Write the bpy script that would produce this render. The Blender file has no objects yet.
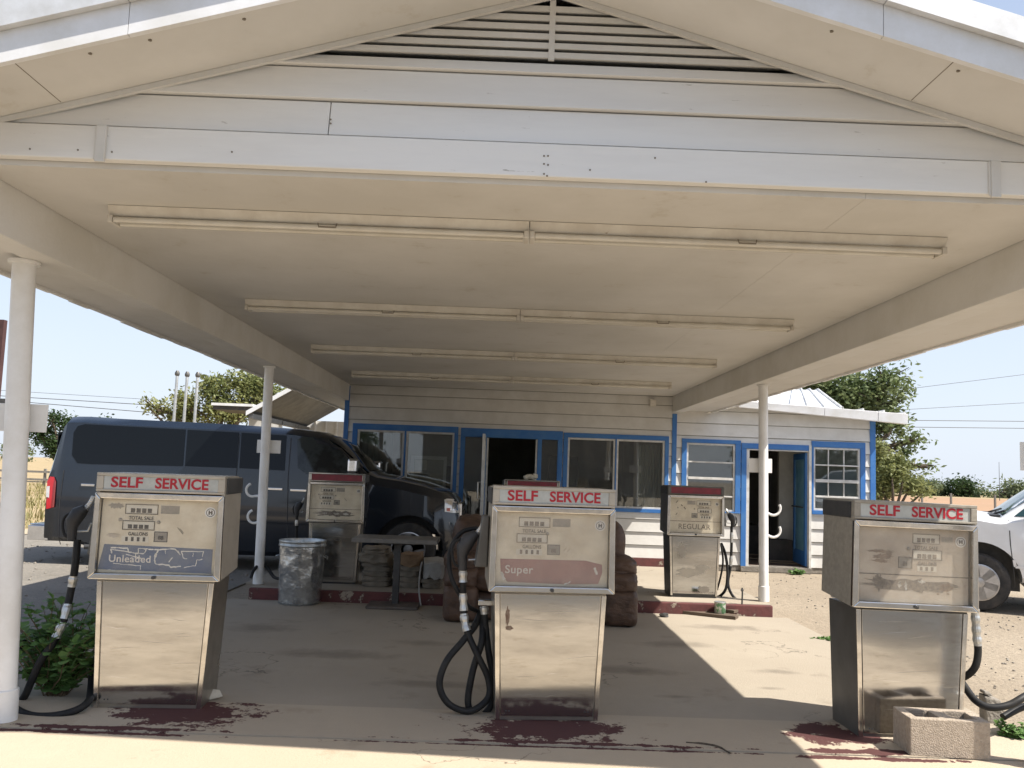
import bpy, bmesh, math, random
from mathutils import Vector, Matrix, noise
random.seed(7)
scene = bpy.context.scene
COL = scene.collection
rad = math.radians

# ------------------------------------------------------------------ camera
W, H, F = 1024, 768, 828.0
EYE = 1.4
ROLL = 0.036
PP = Vector((512, 384 - 13.6 + 27.2 - 13.6 + 13.6))   # principal point, see shift below
SHIFT = 13.6
PP = Vector((512, 384 + SHIFT))
def solve_pose():
    a, b = (501 - PP.x) / F, -(473 - PP.y) / F
    x0 = a * math.cos(ROLL) - b * math.sin(ROLL)
    y0 = a * math.sin(ROLL) + b * math.cos(ROLL)
    p = math.atan(-y0)
    yaw = math.atan(-x0 * math.cos(p))
    return yaw, p
YAW, PITCH = solve_pose()
FWD = Vector((math.sin(YAW) * math.cos(PITCH), math.cos(YAW) * math.cos(PITCH), math.sin(PITCH)))
R0 = Vector((math.cos(YAW), -math.sin(YAW), 0))
U0 = R0.cross(FWD)
RGT = R0 * math.cos(ROLL) + U0 * math.sin(ROLL)
UPV = U0 * math.cos(ROLL) - R0 * math.sin(ROLL)
CAM = Vector((0, 0, EYE))
def ray(px, py):
    return FWD + RGT * ((px - PP.x) / F) - UPV * ((py - PP.y) / F)
def P(px, py, Y):
    d = ray(px, py); return CAM + d * (Y / d.y)
def G(px, py, z=0.0):
    d = ray(px, py); return CAM + d * ((z - EYE) / d.z)
def PXL(v):
    d = Vector(v) - CAM; k = F / d.dot(FWD)
    return (PP.x + d.dot(RGT) * k, PP.y - d.dot(UPV) * k)
cam = bpy.data.cameras.new('camera'); camo = bpy.data.objects.new('camera', cam); COL.objects.link(camo)
cam.sensor_fit = 'HORIZONTAL'; cam.sensor_width = 36.0; cam.lens = F / W * 36.0
cam.shift_y = SHIFT / W; cam.clip_end = 3000; cam.clip_start = 0.05
M = Matrix((RGT, UPV, -FWD)).transposed().to_4x4(); M.translation = CAM
camo.matrix_world = M
scene.camera = camo

# ------------------------------------------------------------------ materials
def new_mat(name):
    m = bpy.data.materials.new(name); m.use_nodes = True
    nt = m.node_tree; b = nt.nodes['Principled BSDF']
    return m, nt, b
def col(c): return (c[0], c[1], c[2], 1)
def mat(name, c, rough=0.6, metal=0.0, c2=None, scale=6.0, detail=6, amt=(0.4, 0.62), bump=0.0, bscale=60.0,
        stretch=None, spec=0.5, rvar=0.0, spots=None, sscale=25.0, sthr=(0.62, 0.68), coat=0.0):
    """procedural paint/metal/stone: two colours mixed by noise, optional small spots, bump and roughness variation"""
    m, nt, b = new_mat(name)
    N, L = nt.nodes, nt.links
    b.inputs['Roughness'].default_value = rough; b.inputs['Metallic'].default_value = metal
    b.inputs['Specular IOR Level'].default_value = spec
    b.inputs['Coat Weight'].default_value = coat; b.inputs['Coat Roughness'].default_value = 0.06
    b.inputs['Base Color'].default_value = col(c)
    tc = N.new('ShaderNodeTexCoord'); mp = N.new('ShaderNodeMapping'); L.new(tc.outputs['Object'], mp.inputs['Vector'])
    if stretch: mp.inputs['Scale'].default_value = stretch
    out = None
    if c2 is not None:
        n = N.new('ShaderNodeTexNoise'); n.inputs['Scale'].default_value = scale; n.inputs['Detail'].default_value = detail
        n.inputs['Roughness'].default_value = 0.65
        L.new(mp.outputs['Vector'], n.inputs['Vector'])
        mr = N.new('ShaderNodeMapRange'); mr.inputs['From Min'].default_value = amt[0]; mr.inputs['From Max'].default_value = amt[1]
        L.new(n.outputs['Fac'], mr.inputs['Value'])
        mx = N.new('ShaderNodeMix'); mx.data_type = 'RGBA'
        mx.inputs['A'].default_value = col(c); mx.inputs['B'].default_value = col(c2)
        L.new(mr.outputs['Result'], mx.inputs['Factor']); out = mx.outputs['Result']
        if rvar:
            r2 = N.new('ShaderNodeMapRange'); r2.inputs['To Min'].default_value = rough - rvar; r2.inputs['To Max'].default_value = rough + rvar
            L.new(n.outputs['Fac'], r2.inputs['Value']); r2.inputs['From Min'].default_value = 0.3; r2.inputs['From Max'].default_value = 0.7
            L.new(r2.outputs['Result'], b.inputs['Roughness'])
    if spots is not None:
        n2 = N.new('ShaderNodeTexNoise'); n2.inputs['Scale'].default_value = sscale; n2.inputs['Detail'].default_value = 8
        n2.inputs['Roughness'].default_value = 0.7
        L.new(mp.outputs['Vector'], n2.inputs['Vector'])
        m2 = N.new('ShaderNodeMapRange'); m2.inputs['From Min'].default_value = sthr[0]; m2.inputs['From Max'].default_value = sthr[1]
        L.new(n2.outputs['Fac'], m2.inputs['Value'])
        mx2 = N.new('ShaderNodeMix'); mx2.data_type = 'RGBA'
        if out is not None: L.new(out, mx2.inputs['A'])
        else: mx2.inputs['A'].default_value = col(c)
        mx2.inputs['B'].default_value = col(spots); L.new(m2.outputs['Result'], mx2.inputs['Factor']); out = mx2.outputs['Result']
    if out is not None: L.new(out, b.inputs['Base Color'])
    if bump:
        nb = N.new('ShaderNodeTexNoise'); nb.inputs['Scale'].default_value = bscale; nb.inputs['Detail'].default_value = 5
        L.new(mp.outputs['Vector'], nb.inputs['Vector'])
        bp = N.new('ShaderNodeBump'); bp.inputs['Strength'].default_value = bump; bp.inputs['Distance'].default_value = 0.02
        L.new(nb.outputs['Fac'], bp.inputs['Height']); L.new(bp.outputs['Normal'], b.inputs['Normal'])
    return m
def glass_mat(name, refl=0.08, dust=0.06, dustc=(0.5, 0.48, 0.42), tint=(1, 1, 1), rough=0.02, dscale=5.0):
    m = bpy.data.materials.new(name); m.use_nodes = True; nt = m.node_tree; N, L = nt.nodes, nt.links
    N.remove(N['Principled BSDF']); out = N['Material Output']
    tr = N.new('ShaderNodeBsdfTransparent'); tr.inputs['Color'].default_value = col(tint)
    gl = N.new('ShaderNodeBsdfGlossy'); gl.inputs['Roughness'].default_value = rough
    df = N.new('ShaderNodeBsdfDiffuse'); df.inputs['Color'].default_value = col(dustc)
    lw = N.new('ShaderNodeLayerWeight'); lw.inputs['Blend'].default_value = 0.5
    pw = N.new('ShaderNodeMath'); pw.operation = 'POWER'; L.new(lw.outputs['Facing'], pw.inputs[0]); pw.inputs[1].default_value = 5.0
    ad = N.new('ShaderNodeMath'); ad.operation = 'MULTIPLY_ADD'; ad.inputs[1].default_value = 0.9; ad.inputs[2].default_value = 0.04 + refl; ad.use_clamp = True
    L.new(pw.outputs[0], ad.inputs[0])
    m1 = N.new('ShaderNodeMixShader'); L.new(ad.outputs[0], m1.inputs['Fac']); L.new(tr.outputs[0], m1.inputs[1]); L.new(gl.outputs[0], m1.inputs[2])
    tc = N.new('ShaderNodeTexCoord'); n = N.new('ShaderNodeTexNoise'); n.inputs['Scale'].default_value = dscale; n.inputs['Detail'].default_value = 6
    L.new(tc.outputs['Object'], n.inputs['Vector'])
    mr = N.new('ShaderNodeMapRange'); mr.inputs['From Min'].default_value = 0.3; mr.inputs['From Max'].default_value = 0.7
    mr.inputs['To Min'].default_value = dust * 0.5; mr.inputs['To Max'].default_value = dust * 1.6
    L.new(n.outputs['Fac'], mr.inputs['Value'])
    m2 = N.new('ShaderNodeMixShader'); L.new(mr.outputs['Result'], m2.inputs['Fac']); L.new(m1.outputs[0], m2.inputs[1]); L.new(df.outputs[0], m2.inputs[2])
    L.new(m2.outputs[0], out.inputs['Surface'])
    return m

MT = {}
MT['white_paint'] = mat('white_paint', (0.68, 0.665, 0.63), 0.55, c2=(0.61, 0.59, 0.54), scale=1.7, spots=(0.42, 0.36, 0.28), sscale=14, sthr=(0.72, 0.8), bump=0.08, bscale=40)
MT['fascia_paint'] = mat('fascia_paint', (0.80, 0.785, 0.745), 0.5, c2=(0.72, 0.70, 0.66), scale=2.5, spots=(0.45, 0.42, 0.37), sscale=45, sthr=(0.665, 0.70), stretch=(0.14, 1, 1), bump=0.1, bscale=30)
MT['ceiling_paint'] = mat('ceiling_paint', (0.67, 0.65, 0.61), 0.6, c2=(0.59, 0.57, 0.525), scale=0.8, spots=(0.44, 0.38, 0.29), sscale=3.2, sthr=(0.60, 0.85), bump=0.10, bscale=3)
MT['gutter_metal'] = mat('gutter_metal', (0.80, 0.80, 0.80), 0.4, c2=(0.70, 0.69, 0.66), scale=3)
MT['roof_metal'] = mat('roof_metal', (0.76, 0.76, 0.75), 0.35, metal=0.3, c2=(0.62, 0.61, 0.58), scale=4)
MT['siding'] = mat('siding', (0.66, 0.65, 0.62), 0.5, c2=(0.58, 0.565, 0.53), scale=2.2, spots=(0.5, 0.45, 0.38), sscale=22, sthr=(0.7, 0.78), bump=0.06, bscale=30)
MT['blue_paint'] = mat('blue_paint', (0.030, 0.145, 0.42), 0.5, c2=(0.055, 0.18, 0.43), scale=4, spots=(0.22, 0.30, 0.42), sscale=24, sthr=(0.66, 0.74))
MT['sash'] = mat('sash', (0.66, 0.65, 0.62), 0.4, c2=(0.52, 0.5, 0.46), scale=8)
MT['alu'] = mat('alu', (0.62, 0.62, 0.60), 0.35, metal=0.8, c2=(0.5, 0.5, 0.48), scale=9)
MT['pipe_white'] = mat('pipe_white', (0.80, 0.80, 0.79), 0.4, c2=(0.70, 0.69, 0.66), scale=3, spots=(0.40, 0.33, 0.26), sscale=16, sthr=(0.7, 0.76), bump=0.04)
MT['steel'] = mat('steel', (0.54, 0.54, 0.53), 0.12, metal=1.0, c2=(0.42, 0.415, 0.405), scale=2.6, rvar=0.07, stretch=(0.7, 1.0, 3.2), spots=(0.30, 0.275, 0.24), sscale=9, sthr=(0.58, 0.80), bump=0.012, bscale=3.2)
MT['steel_side'] = mat('steel_side', (0.42, 0.39, 0.34), 0.34, metal=0.9, c2=(0.33, 0.30, 0.26), scale=4, rvar=0.08, bump=0.02, bscale=5)
MT['chrome_trim'] = mat('chrome_trim', (0.70, 0.685, 0.66), 0.16, metal=1.0, c2=(0.56, 0.54, 0.50), scale=9, rvar=0.06, spots=(0.32, 0.28, 0.23), sscale=30, sthr=(0.68, 0.76))
MT['dark_metal'] = mat('dark_metal', (0.035, 0.035, 0.036), 0.45, c2=(0.06, 0.058, 0.055), scale=8)
MT['grey_side'] = mat('grey_side', (0.13, 0.125, 0.115), 0.42, metal=0.35, c2=(0.10, 0.095, 0.085), scale=5)
MT['rubber'] = mat('rubber', (0.012, 0.012, 0.013), 0.55, c2=(0.024, 0.023, 0.021), scale=12, spec=0.25)
MT['tyre'] = mat('tyre', (0.02, 0.02, 0.021), 0.75, c2=(0.05, 0.045, 0.04), scale=9, bump=0.2, bscale=40)
MT['dial_cream'] = mat('dial_cream', (0.74, 0.67, 0.52), 0.6, c2=(0.62, 0.54, 0.40), scale=7, spots=(0.44, 0.36, 0.25), sscale=18, sthr=(0.66, 0.8))
MT['dial_grey'] = mat('dial_grey', (0.54, 0.475, 0.385), 0.6, c2=(0.43, 0.36, 0.28), scale=5, spots=(0.27, 0.20, 0.14), sscale=7, sthr=(0.62, 0.78))
MT['sign_white'] = mat('sign_white', (0.47, 0.485, 0.46), 0.35, c2=(0.38, 0.39, 0.365), scale=9)
MT['sign_red'] = mat('sign_red', (0.38, 0.012, 0.024), 0.4)
MT['topper_red'] = mat('topper_red', (0.22, 0.02, 0.035), 0.4, c2=(0.16, 0.02, 0.03), scale=10)
MT['ink'] = mat('ink', (0.05, 0.045, 0.04), 0.6)
MT['faded_ink'] = mat('faded_ink', (0.12, 0.10, 0.08), 0.6, c2=(0.24, 0.20, 0.155), scale=60)
MT['plate_grey'] = mat('plate_grey', (0.26, 0.24, 0.20), 0.5, c2=(0.33, 0.3, 0.25), scale=30)
MT['counter_white'] = mat('counter_white', (0.66, 0.62, 0.52), 0.5)
MT['blue_panel'] = mat('blue_panel', (0.085, 0.125, 0.21), 0.45, c2=(0.14, 0.17, 0.23), scale=9, spots=(0.25, 0.26, 0.27), sscale=35, sthr=(0.64, 0.74))
MT['peel'] = mat('peel', (0.76, 0.74, 0.67), 0.6)
MT['badge_white'] = mat('badge_white', (0.82, 0.82, 0.79), 0.4)
MT['head_tan'] = mat('head_tan', (0.50, 0.455, 0.385), 0.42, metal=0.45, c2=(0.42, 0.38, 0.315), scale=5, spots=(0.30, 0.25, 0.19), sscale=16, sthr=(0.68, 0.78))
MT['pink_panel'] = mat('pink_panel', (0.30, 0.145, 0.125), 0.5, c2=(0.36, 0.19, 0.165), scale=8, spots=(0.42, 0.30, 0.25), sscale=24, sthr=(0.64, 0.78))
MT['rust_stain'] = mat('rust_stain', (0.16, 0.095, 0.06), 0.7, c2=(0.30, 0.22, 0.15), scale=30)
MT['pale_text'] = mat('pale_text', (0.66, 0.62, 0.56), 0.5)
MT['dial_glass'] = glass_mat('dial_glass', refl=-0.01, dust=0.05, dustc=(0.60, 0.54, 0.44), dscale=6)
MT['dial_glass_dusty'] = glass_mat('dial_glass_dusty', refl=0.0, dust=0.12, dustc=(0.58, 0.52, 0.43), dscale=5)
MT['window_glass'] = glass_mat('window_glass', refl=0.07, dust=0.05, dustc=(0.42, 0.42, 0.40), tint=(0.8, 0.84, 0.82), dscale=3)
MT['van_paint'] = mat('van_paint', (0.006, 0.010, 0.018), 0.24, metal=0.15, c2=(0.009, 0.014, 0.022), scale=3, coat=0.8, spec=0.4)
MT['van_glass'] = mat('van_glass', (0.004, 0.005, 0.006), 0.06, spec=0.28)
MT['truck_glass'] = mat('truck_glass', (0.02, 0.05, 0.055), 0.05, spec=0.6)
MT['black_plastic'] = mat('black_plastic', (0.022, 0.022, 0.024), 0.55, c2=(0.04, 0.04, 0.042), scale=7)
MT['chrome'] = mat('chrome', (0.75, 0.75, 0.76), 0.12, metal=1.0, c2=(0.66, 0.66, 0.66), scale=9)
MT['alloy'] = mat('alloy', (0.5, 0.5, 0.52), 0.28, metal=0.9, c2=(0.4, 0.4, 0.41), scale=9)
MT['tail_red'] = mat('tail_red', (0.55, 0.012, 0.02), 0.18, coat=0.6)
MT['lamp_clear'] = mat('lamp_clear', (0.70, 0.68, 0.66), 0.15, metal=0.3, c2=(0.82, 0.80, 0.78), scale=20)
MT['lamp_amber'] = mat('lamp_amber', (0.6, 0.16, 0.10), 0.25)
MT['truck_white'] = mat('truck_white', (0.78, 0.79, 0.80), 0.3, c2=(0.72, 0.72, 0.72), scale=2, coat=0.8)
MT['galvanised'] = mat('galvanised', (0.42, 0.44, 0.45), 0.34, metal=0.95, c2=(0.27, 0.29, 0.30), scale=9, rvar=0.12, bump=0.02)
MT['bag_plastic'] = mat('bag_plastic', (0.55, 0.57, 0.57), 0.22, metal=0.85, c2=(0.34, 0.35, 0.36), scale=16, bump=0.55, bscale=9)
MT['leather'] = mat('leather', (0.105, 0.064, 0.044), 0.5, c2=(0.065, 0.040, 0.028), scale=6, bump=0.8, bscale=13, spec=0.3, stretch=(1, 1, 1.6))
MT['table_grey'] = mat('table_grey', (0.13, 0.125, 0.115), 0.5, c2=(0.17, 0.16, 0.145), scale=12)
MT['base_brown'] = mat('base_brown', (0.085, 0.07, 0.058), 0.6, c2=(0.12, 0.1, 0.085), scale=12)
MT['sack'] = mat('sack', (0.24, 0.21, 0.165), 0.85, c2=(0.17, 0.145, 0.11), scale=8, bump=0.4, bscale=18)
MT['sack_tan'] = mat('sack_tan', (0.30, 0.20, 0.12), 0.85, c2=(0.22, 0.145, 0.085), scale=8, bump=0.4, bscale=18)
MT['bag_white'] = mat('bag_white', (0.42, 0.42, 0.40), 0.6, c2=(0.34, 0.33, 0.31), scale=7, bump=0.3, bscale=10)
MT['block'] = mat('block', (0.40, 0.335, 0.265), 0.95, c2=(0.33, 0.275, 0.215), scale=45, amt=(0.42, 0.58), bump=0.5, bscale=130, spots=(0.20, 0.165, 0.125), sscale=90, sthr=(0.62, 0.66))
MT['old_concrete'] = mat('old_concrete', (0.26, 0.235, 0.20), 0.95, c2=(0.19, 0.17, 0.145), scale=12, bump=0.6, bscale=50)
MT['wood'] = mat('wood', (0.14, 0.105, 0.075), 0.8, c2=(0.085, 0.06, 0.042), scale=5, stretch=(1.2, 12, 12), bump=0.3, bscale=20)
MT['wood_light'] = mat('wood_light', (0.30, 0.22, 0.14), 0.8, c2=(0.2, 0.145, 0.09), scale=5, stretch=(1.2, 12, 12), bump=0.3, bscale=20)
MT['can'] = mat('can', (0.50, 0.52, 0.46), 0.4, metal=0.4, c2=(0.12, 0.25, 0.13), scale=22, amt=(0.48, 0.53))
MT['bark'] = mat('bark', (0.11, 0.085, 0.06), 0.95, c2=(0.065, 0.05, 0.036), scale=9, stretch=(4, 4, 0.6), bump=0.6, bscale=20)
MT['twig'] = mat('twig', (0.13, 0.09, 0.05), 0.9)
MT['weathered_grey'] = mat('weathered_grey', (0.22, 0.21, 0.19), 0.9, c2=(0.14, 0.13, 0.115), scale=7, stretch=(4, 4, 0.5))
MT['rust_pole'] = mat('rust_pole', (0.07, 0.03, 0.026), 0.7, c2=(0.05, 0.02, 0.018), scale=6)
MT['wire'] = mat('wire', (0.045, 0.045, 0.048), 0.6)
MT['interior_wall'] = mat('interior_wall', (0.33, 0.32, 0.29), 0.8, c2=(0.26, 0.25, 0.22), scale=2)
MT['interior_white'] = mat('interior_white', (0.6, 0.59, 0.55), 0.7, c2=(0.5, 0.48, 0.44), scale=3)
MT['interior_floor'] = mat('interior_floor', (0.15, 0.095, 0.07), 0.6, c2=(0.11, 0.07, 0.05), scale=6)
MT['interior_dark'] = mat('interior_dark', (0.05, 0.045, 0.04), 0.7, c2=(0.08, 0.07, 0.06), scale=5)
MT['curtain'] = mat('curtain', (0.42, 0.41, 0.38), 0.85, c2=(0.34, 0.33, 0.3), scale=4, stretch=(6, 1, 0.3))
MT['paper'] = mat('paper', (0.62, 0.58, 0.48), 0.8, c2=(0.5, 0.46, 0.38), scale=9)
MT['blue_glass'] = mat('blue_glass', (0.10, 0.30, 0.46), 0.3, c2=(0.2, 0.4, 0.52), scale=6)
MT['foundation_red'] = mat('foundation_red', (0.125, 0.040, 0.038), 0.85, c2=(0.085, 0.034, 0.032), scale=7, spots=(0.33, 0.28, 0.22), sscale=7, sthr=(0.57, 0.61), bump=0.2, bscale=25)
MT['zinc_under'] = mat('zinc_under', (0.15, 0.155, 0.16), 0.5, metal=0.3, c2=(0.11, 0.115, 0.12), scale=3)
MT['van_door_glass'] = mat('van_door_glass', (0.035, 0.042, 0.042), 0.06, spec=0.45, c2=(0.012, 0.014, 0.015), scale=2.2, amt=(0.46, 0.54))
MT['tube_glass'] = mat('tube_glass', (0.66, 0.63, 0.56), 0.25, c2=(0.6, 0.56, 0.48), scale=5)
MT['fixture'] = mat('fixture', (0.66, 0.63, 0.56), 0.5, c2=(0.56, 0.52, 0.45), scale=5, spots=(0.3, 0.22, 0.15), sscale=16, sthr=(0.68, 0.74))
MT['crack_dark'] = mat('crack_dark', (0.20, 0.17, 0.13), 0.9)
def leaf_mat(name, c, c2, scale=1.2):
    m = mat(name, c, 0.55, c2=c2, scale=scale, detail=3, amt=(0.35, 0.65), spec=0.35)
    nt = m.node_tree; b = nt.nodes['Principled BSDF']; out = nt.nodes['Material Output']
    tl = nt.nodes.new('ShaderNodeBsdfTranslucent'); mx = nt.nodes.new('ShaderNodeMixShader'); mx.inputs[0].default_value = 0.35
    for l in list(nt.links):
        if l.to_socket == b.inputs['Base Color']: nt.links.new(l.from_socket, tl.inputs['Color'])
    nt.links.new(b.outputs[0], mx.inputs[1]); nt.links.new(tl.outputs[0], mx.inputs[2]); nt.links.new(mx.outputs[0], out.inputs['Surface'])
    return m
MT['leaf_tree'] = leaf_mat('leaf_tree', (0.20, 0.235, 0.105), (0.11, 0.155, 0.06))
MT['leaf_yellow'] = leaf_mat('leaf_yellow', (0.27, 0.275, 0.11), (0.15, 0.18, 0.065))
MT['leaf_dark'] = leaf_mat('leaf_dark', (0.05, 0.085, 0.028), (0.028, 0.052, 0.018))
MT['leaf_far'] = leaf_mat('leaf_far', (0.17, 0.195, 0.10), (0.10, 0.13, 0.062), 0.3)
MT['leaf_weed'] = leaf_mat('leaf_weed', (0.17, 0.28, 0.09), (0.10, 0.20, 0.055), 6)
MT['grass_dry'] = leaf_mat('grass_dry', (0.30, 0.24, 0.10), (0.16, 0.17, 0.06), 3)

# ------------------------------------------------------------------ mesh helpers
class MB:
    def __init__(s): s.v = []; s.f = []
    def add(s, verts, faces):
        o = len(s.v); s.v += [tuple(v) for v in verts]; s.f += [[i + o for i in f] for f in faces]; return s
    def box(s, x0, x1, y0, y1, z0, z1):
        return s.hexa([(x0, y0, z0), (x1, y0, z0), (x1, y1, z0), (x0, y1, z0)], [(x0, y0, z1), (x1, y0, z1), (x1, y1, z1), (x0, y1, z1)])
    def hexa(s, b, t):      # bottom 4, top 4 counter-clockwise from above
        return s.add(list(b) + list(t), [(3, 2, 1, 0), (4, 5, 6, 7), (0, 1, 5, 4), (1, 2, 6, 5), (2, 3, 7, 6), (3, 0, 4, 7)])
    def prism(s, poly, off):
        """poly: 3d points, off: extrusion vector"""
        n = len(poly); off = Vector(off); a = [Vector(p) for p in poly]
        return s.add(a + [p + off for p in a], [list(range(n))[::-1], [i + n for i in range(n)]] + [(i, (i + 1) % n, (i + 1) % n + n, i + n) for i in range(n)])
    def quad(s, *p): return s.add(p, [tuple(range(len(p)))])
    def tube(s, pts, r, n=8, cap=True):
        pts = [Vector(p) for p in pts]; k = len(pts)
        rr = r if isinstance(r, (list, tuple)) else [r] * k
        T = [(pts[min(i + 1, k - 1)] - pts[max(i - 1, 0)]).normalized() for i in range(k)]
        ref = Vector((0, 0, 1)) if abs(T[0].z) < 0.9 else Vector((1, 0, 0))
        u = T[0].cross(ref).normalized(); vs = []
        for i in range(k):
            u = (u - T[i] * u.dot(T[i])).normalized(); w = T[i].cross(u)
            for j in range(n):
                a = 2 * math.pi * j / n; vs.append(pts[i] + (u * math.cos(a) + w * math.sin(a)) * rr[i])
        fs = [(i * n + j, i * n + (j + 1) % n, (i + 1) * n + (j + 1) % n, (i + 1) * n + j) for i in range(k - 1) for j in range(n)]
        if cap: fs += [list(range(n))[::-1], [(k - 1) * n + j for j in range(n)]]
        return s.add(vs, fs)
    def lathe(s, prof, c=(0, 0, 0), n=24, axis='z'):
        vs = []; k = len(prof); c = Vector(c)
        for r, h in prof:
            for j in range(n):
                a = 2 * math.pi * j / n
                p = Vector((r * math.cos(a), r * math.sin(a), h))
                if axis == 'y': p = Vector((p.x, p.z, p.y))
                if axis == 'x': p = Vector((p.z, p.x, p.y))
                vs.append(c + p)
        fs = [(i * n + j, i * n + (j + 1) % n, (i + 1) * n + (j + 1) % n, (i + 1) * n + j) for i in range(k - 1) for j in range(n)]
        fs += [list(range(n))[::-1], [(k - 1) * n + j for j in range(n)]]
        return s.add(vs, fs)
    def build(s, name, m, parent=None, smooth=False, bevel=0.0, seg=2, sub=0, world=False):
        me = bpy.data.meshes.new(name); me.from_pydata(s.v, [], s.f); me.update()
        bm = bmesh.new(); bm.from_mesh(me); bmesh.ops.recalc_face_normals(bm, faces=bm.faces); bm.to_mesh(me); bm.free()
        return link_mesh(name, me, m, parent, smooth, bevel, seg, sub)
def link_mesh(name, me, m, parent=None, smooth=False, bevel=0.0, seg=2, sub=0):
    o = bpy.data.objects.new(name, me); COL.objects.link(o); me.materials.append(MT[m] if isinstance(m, str) else m)
    if parent: o.parent = parent
    if smooth:
        for p in me.polygons: p.use_smooth = True
    if sub:
        d = o.modifiers.new('sub', 'SUBSURF'); d.levels = sub; d.render_levels = sub
    if bevel:
        b = o.modifiers.new('bev', 'BEVEL'); b.width = bevel; b.segments = seg; b.limit_method = 'ANGLE'; b.angle_limit = rad(35)
        b.harden_normals = False
    if smooth and not sub:
        try: me.set_sharp_from_angle(angle=rad(40))
        except Exception: pass
    return o
def tag(o, label=None, cat=None, group=None, kind=None):
    if label: o['label'] = label
    if cat: o['category'] = cat
    if group: o['group'] = group
    if kind: o['kind'] = kind
    return o
def thing(name, label, cat, loc=(0, 0, 0), rz=0.0, group=None, scale=1.0, tilt=0.0):
    o = bpy.data.objects.new(name, None); COL.objects.link(o); o.empty_display_size = 0.2
    o.location = loc; o.rotation_euler = (0, tilt, rz); o.scale = (scale,) * 3
    tag(o, label, cat, group); return o
def mx(o):
    return Matrix.LocRotScale(o.location, o.rotation_euler, o.scale)
def smooth_path(pts, k=8):
    pts = [Vector(p) for p in pts]; q = [pts[0]] + pts + [pts[-1]]; out = []
    for i in range(1, len(q) - 2):
        p0, p1, p2, p3 = q[i - 1], q[i], q[i + 1], q[i + 2]
        for j in range(k):
            t = j / k
            out.append(0.5 * ((2 * p1) + (p2 - p0) * t + (2 * p0 - 5 * p1 + 4 * p2 - p3) * t * t + (3 * p1 - p0 - 3 * p2 + p3) * t ** 3))
    out.append(pts[-1]); return out
def text(name, s, size, m, parent, loc, align='CENTER', xs=1.0, fat=0.0, depth=0.001, spacing=1.0, rot=0.0, width=None):
    """upright lettering facing -y at loc in the parent's frame"""
    cu = bpy.data.curves.new(name, 'FONT'); cu.body = s; cu.size = size; cu.align_x = align; cu.align_y = 'CENTER'
    cu.offset = fat; cu.extrude = depth; cu.space_character = spacing; cu.resolution_u = 4
    t = bpy.data.objects.new(name + '_tmp', cu); COL.objects.link(t)
    dg = bpy.context.evaluated_depsgraph_get()
    me = bpy.data.meshes.new_from_object(t.evaluated_get(dg)); me.name = name
    bpy.data.objects.remove(t); bpy.data.curves.remove(cu)
    if width: xs_now = [v.co.x for v in me.vertices]; xs = width / (max(xs_now) - min(xs_now))
    A = Matrix.Translation(loc) @ Matrix.Rotation(rot, 4, 'Y') @ Matrix(((xs, 0, 0, 0), (0, 0, -1, 0), (0, 1, 0, 0), (0, 0, 0, 1)))
    me.transform(A); me.materials.clear()
    return link_mesh(name, me, m, parent)
def icos(rx, ry, rz, c, seed=0, amp=0.15, freq=2.0, sub=2):
    bm = bmesh.new(); bmesh.ops.create_icosphere(bm, subdivisions=sub, radius=1.0)
    vs = []
    for v in bm.verts:
        d = 1 + amp * noise.noise(v.co * freq + Vector((seed * 3.1, seed * 1.7, 0)))
        vs.append((c[0] + v.co.x * rx * d, c[1] + v.co.y * ry * d, c[2] + v.co.z * rz * d))
    fs = [[v.index for v in f.verts] for f in bm.faces]; bm.free()
    return vs, fs
def disc_poly(cx, cz, y, rx, rz, n=20, jit=0.0, seed=0):
    rnd = random.Random(seed)
    return [(cx + rx * math.cos(2 * math.pi * i / n) * (1 + rnd.uniform(-jit, jit)), y, cz + rz * math.sin(2 * math.pi * i / n) * (1 + rnd.uniform(-jit, jit))) for i in range(n)]

# ------------------------------------------------------------------ light
SUN = Vector((0.70, -0.30, 1.0)).normalized()
sd = bpy.data.lights.new('sun', 'SUN'); so = bpy.data.objects.new('sun', sd); COL.objects.link(so)
sd.energy = 4.6; sd.angle = rad(0.53); sd.color = (1.0, 0.94, 0.85)
so.rotation_euler = (-SUN).to_track_quat('-Z', 'Y').to_euler(); so.location = (6, -2, 9)
w = bpy.data.worlds.new('World'); scene.world = w; w.use_nodes = True
wn = w.node_tree.nodes; wl = w.node_tree.links
bg = wn['Background']; sky = wn.new('ShaderNodeTexSky'); sky.sky_type = 'NISHITA'; sky.sun_disc = False
sky.sun_elevation = math.asin(SUN.z); sky.sun_rotation = math.atan2(SUN.x, SUN.y)
sky.air_density = 1.0; sky.dust_density = 1.6; sky.ozone_density = 1.4; sky.altitude = 100
# thin summer haze: the sky pales towards the horizon
tcw = wn.new('ShaderNodeTexCoord'); sx = wn.new('ShaderNodeSeparateXYZ'); wl.new(tcw.outputs['Generated'], sx.inputs[0])
hz = wn.new('ShaderNodeMapRange'); hz.inputs['From Min'].default_value = 0.0; hz.inputs['From Max'].default_value = 0.75
hz.inputs['To Min'].default_value = 0.88; hz.inputs['To Max'].default_value = 0.10; wl.new(sx.outputs['Z'], hz.inputs['Value'])
hm = wn.new('ShaderNodeMix'); hm.data_type = 'RGBA'; wl.new(hz.outputs['Result'], hm.inputs['Factor']); wl.new(sky.outputs['Color'], hm.inputs['A'])
hm.inputs['B'].default_value = (4.4, 4.8, 5.5, 1)
wl.new(hm.outputs['Result'], bg.inputs['Color']); bg.inputs['Strength'].default_value = 0.10
scene.view_settings.view_transform = 'Standard'; scene.view_settings.look = 'None'; scene.view_settings.gamma = 1
scene.view_settings.use_curve_mapping = False; scene.view_settings.exposure = 0.95
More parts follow.
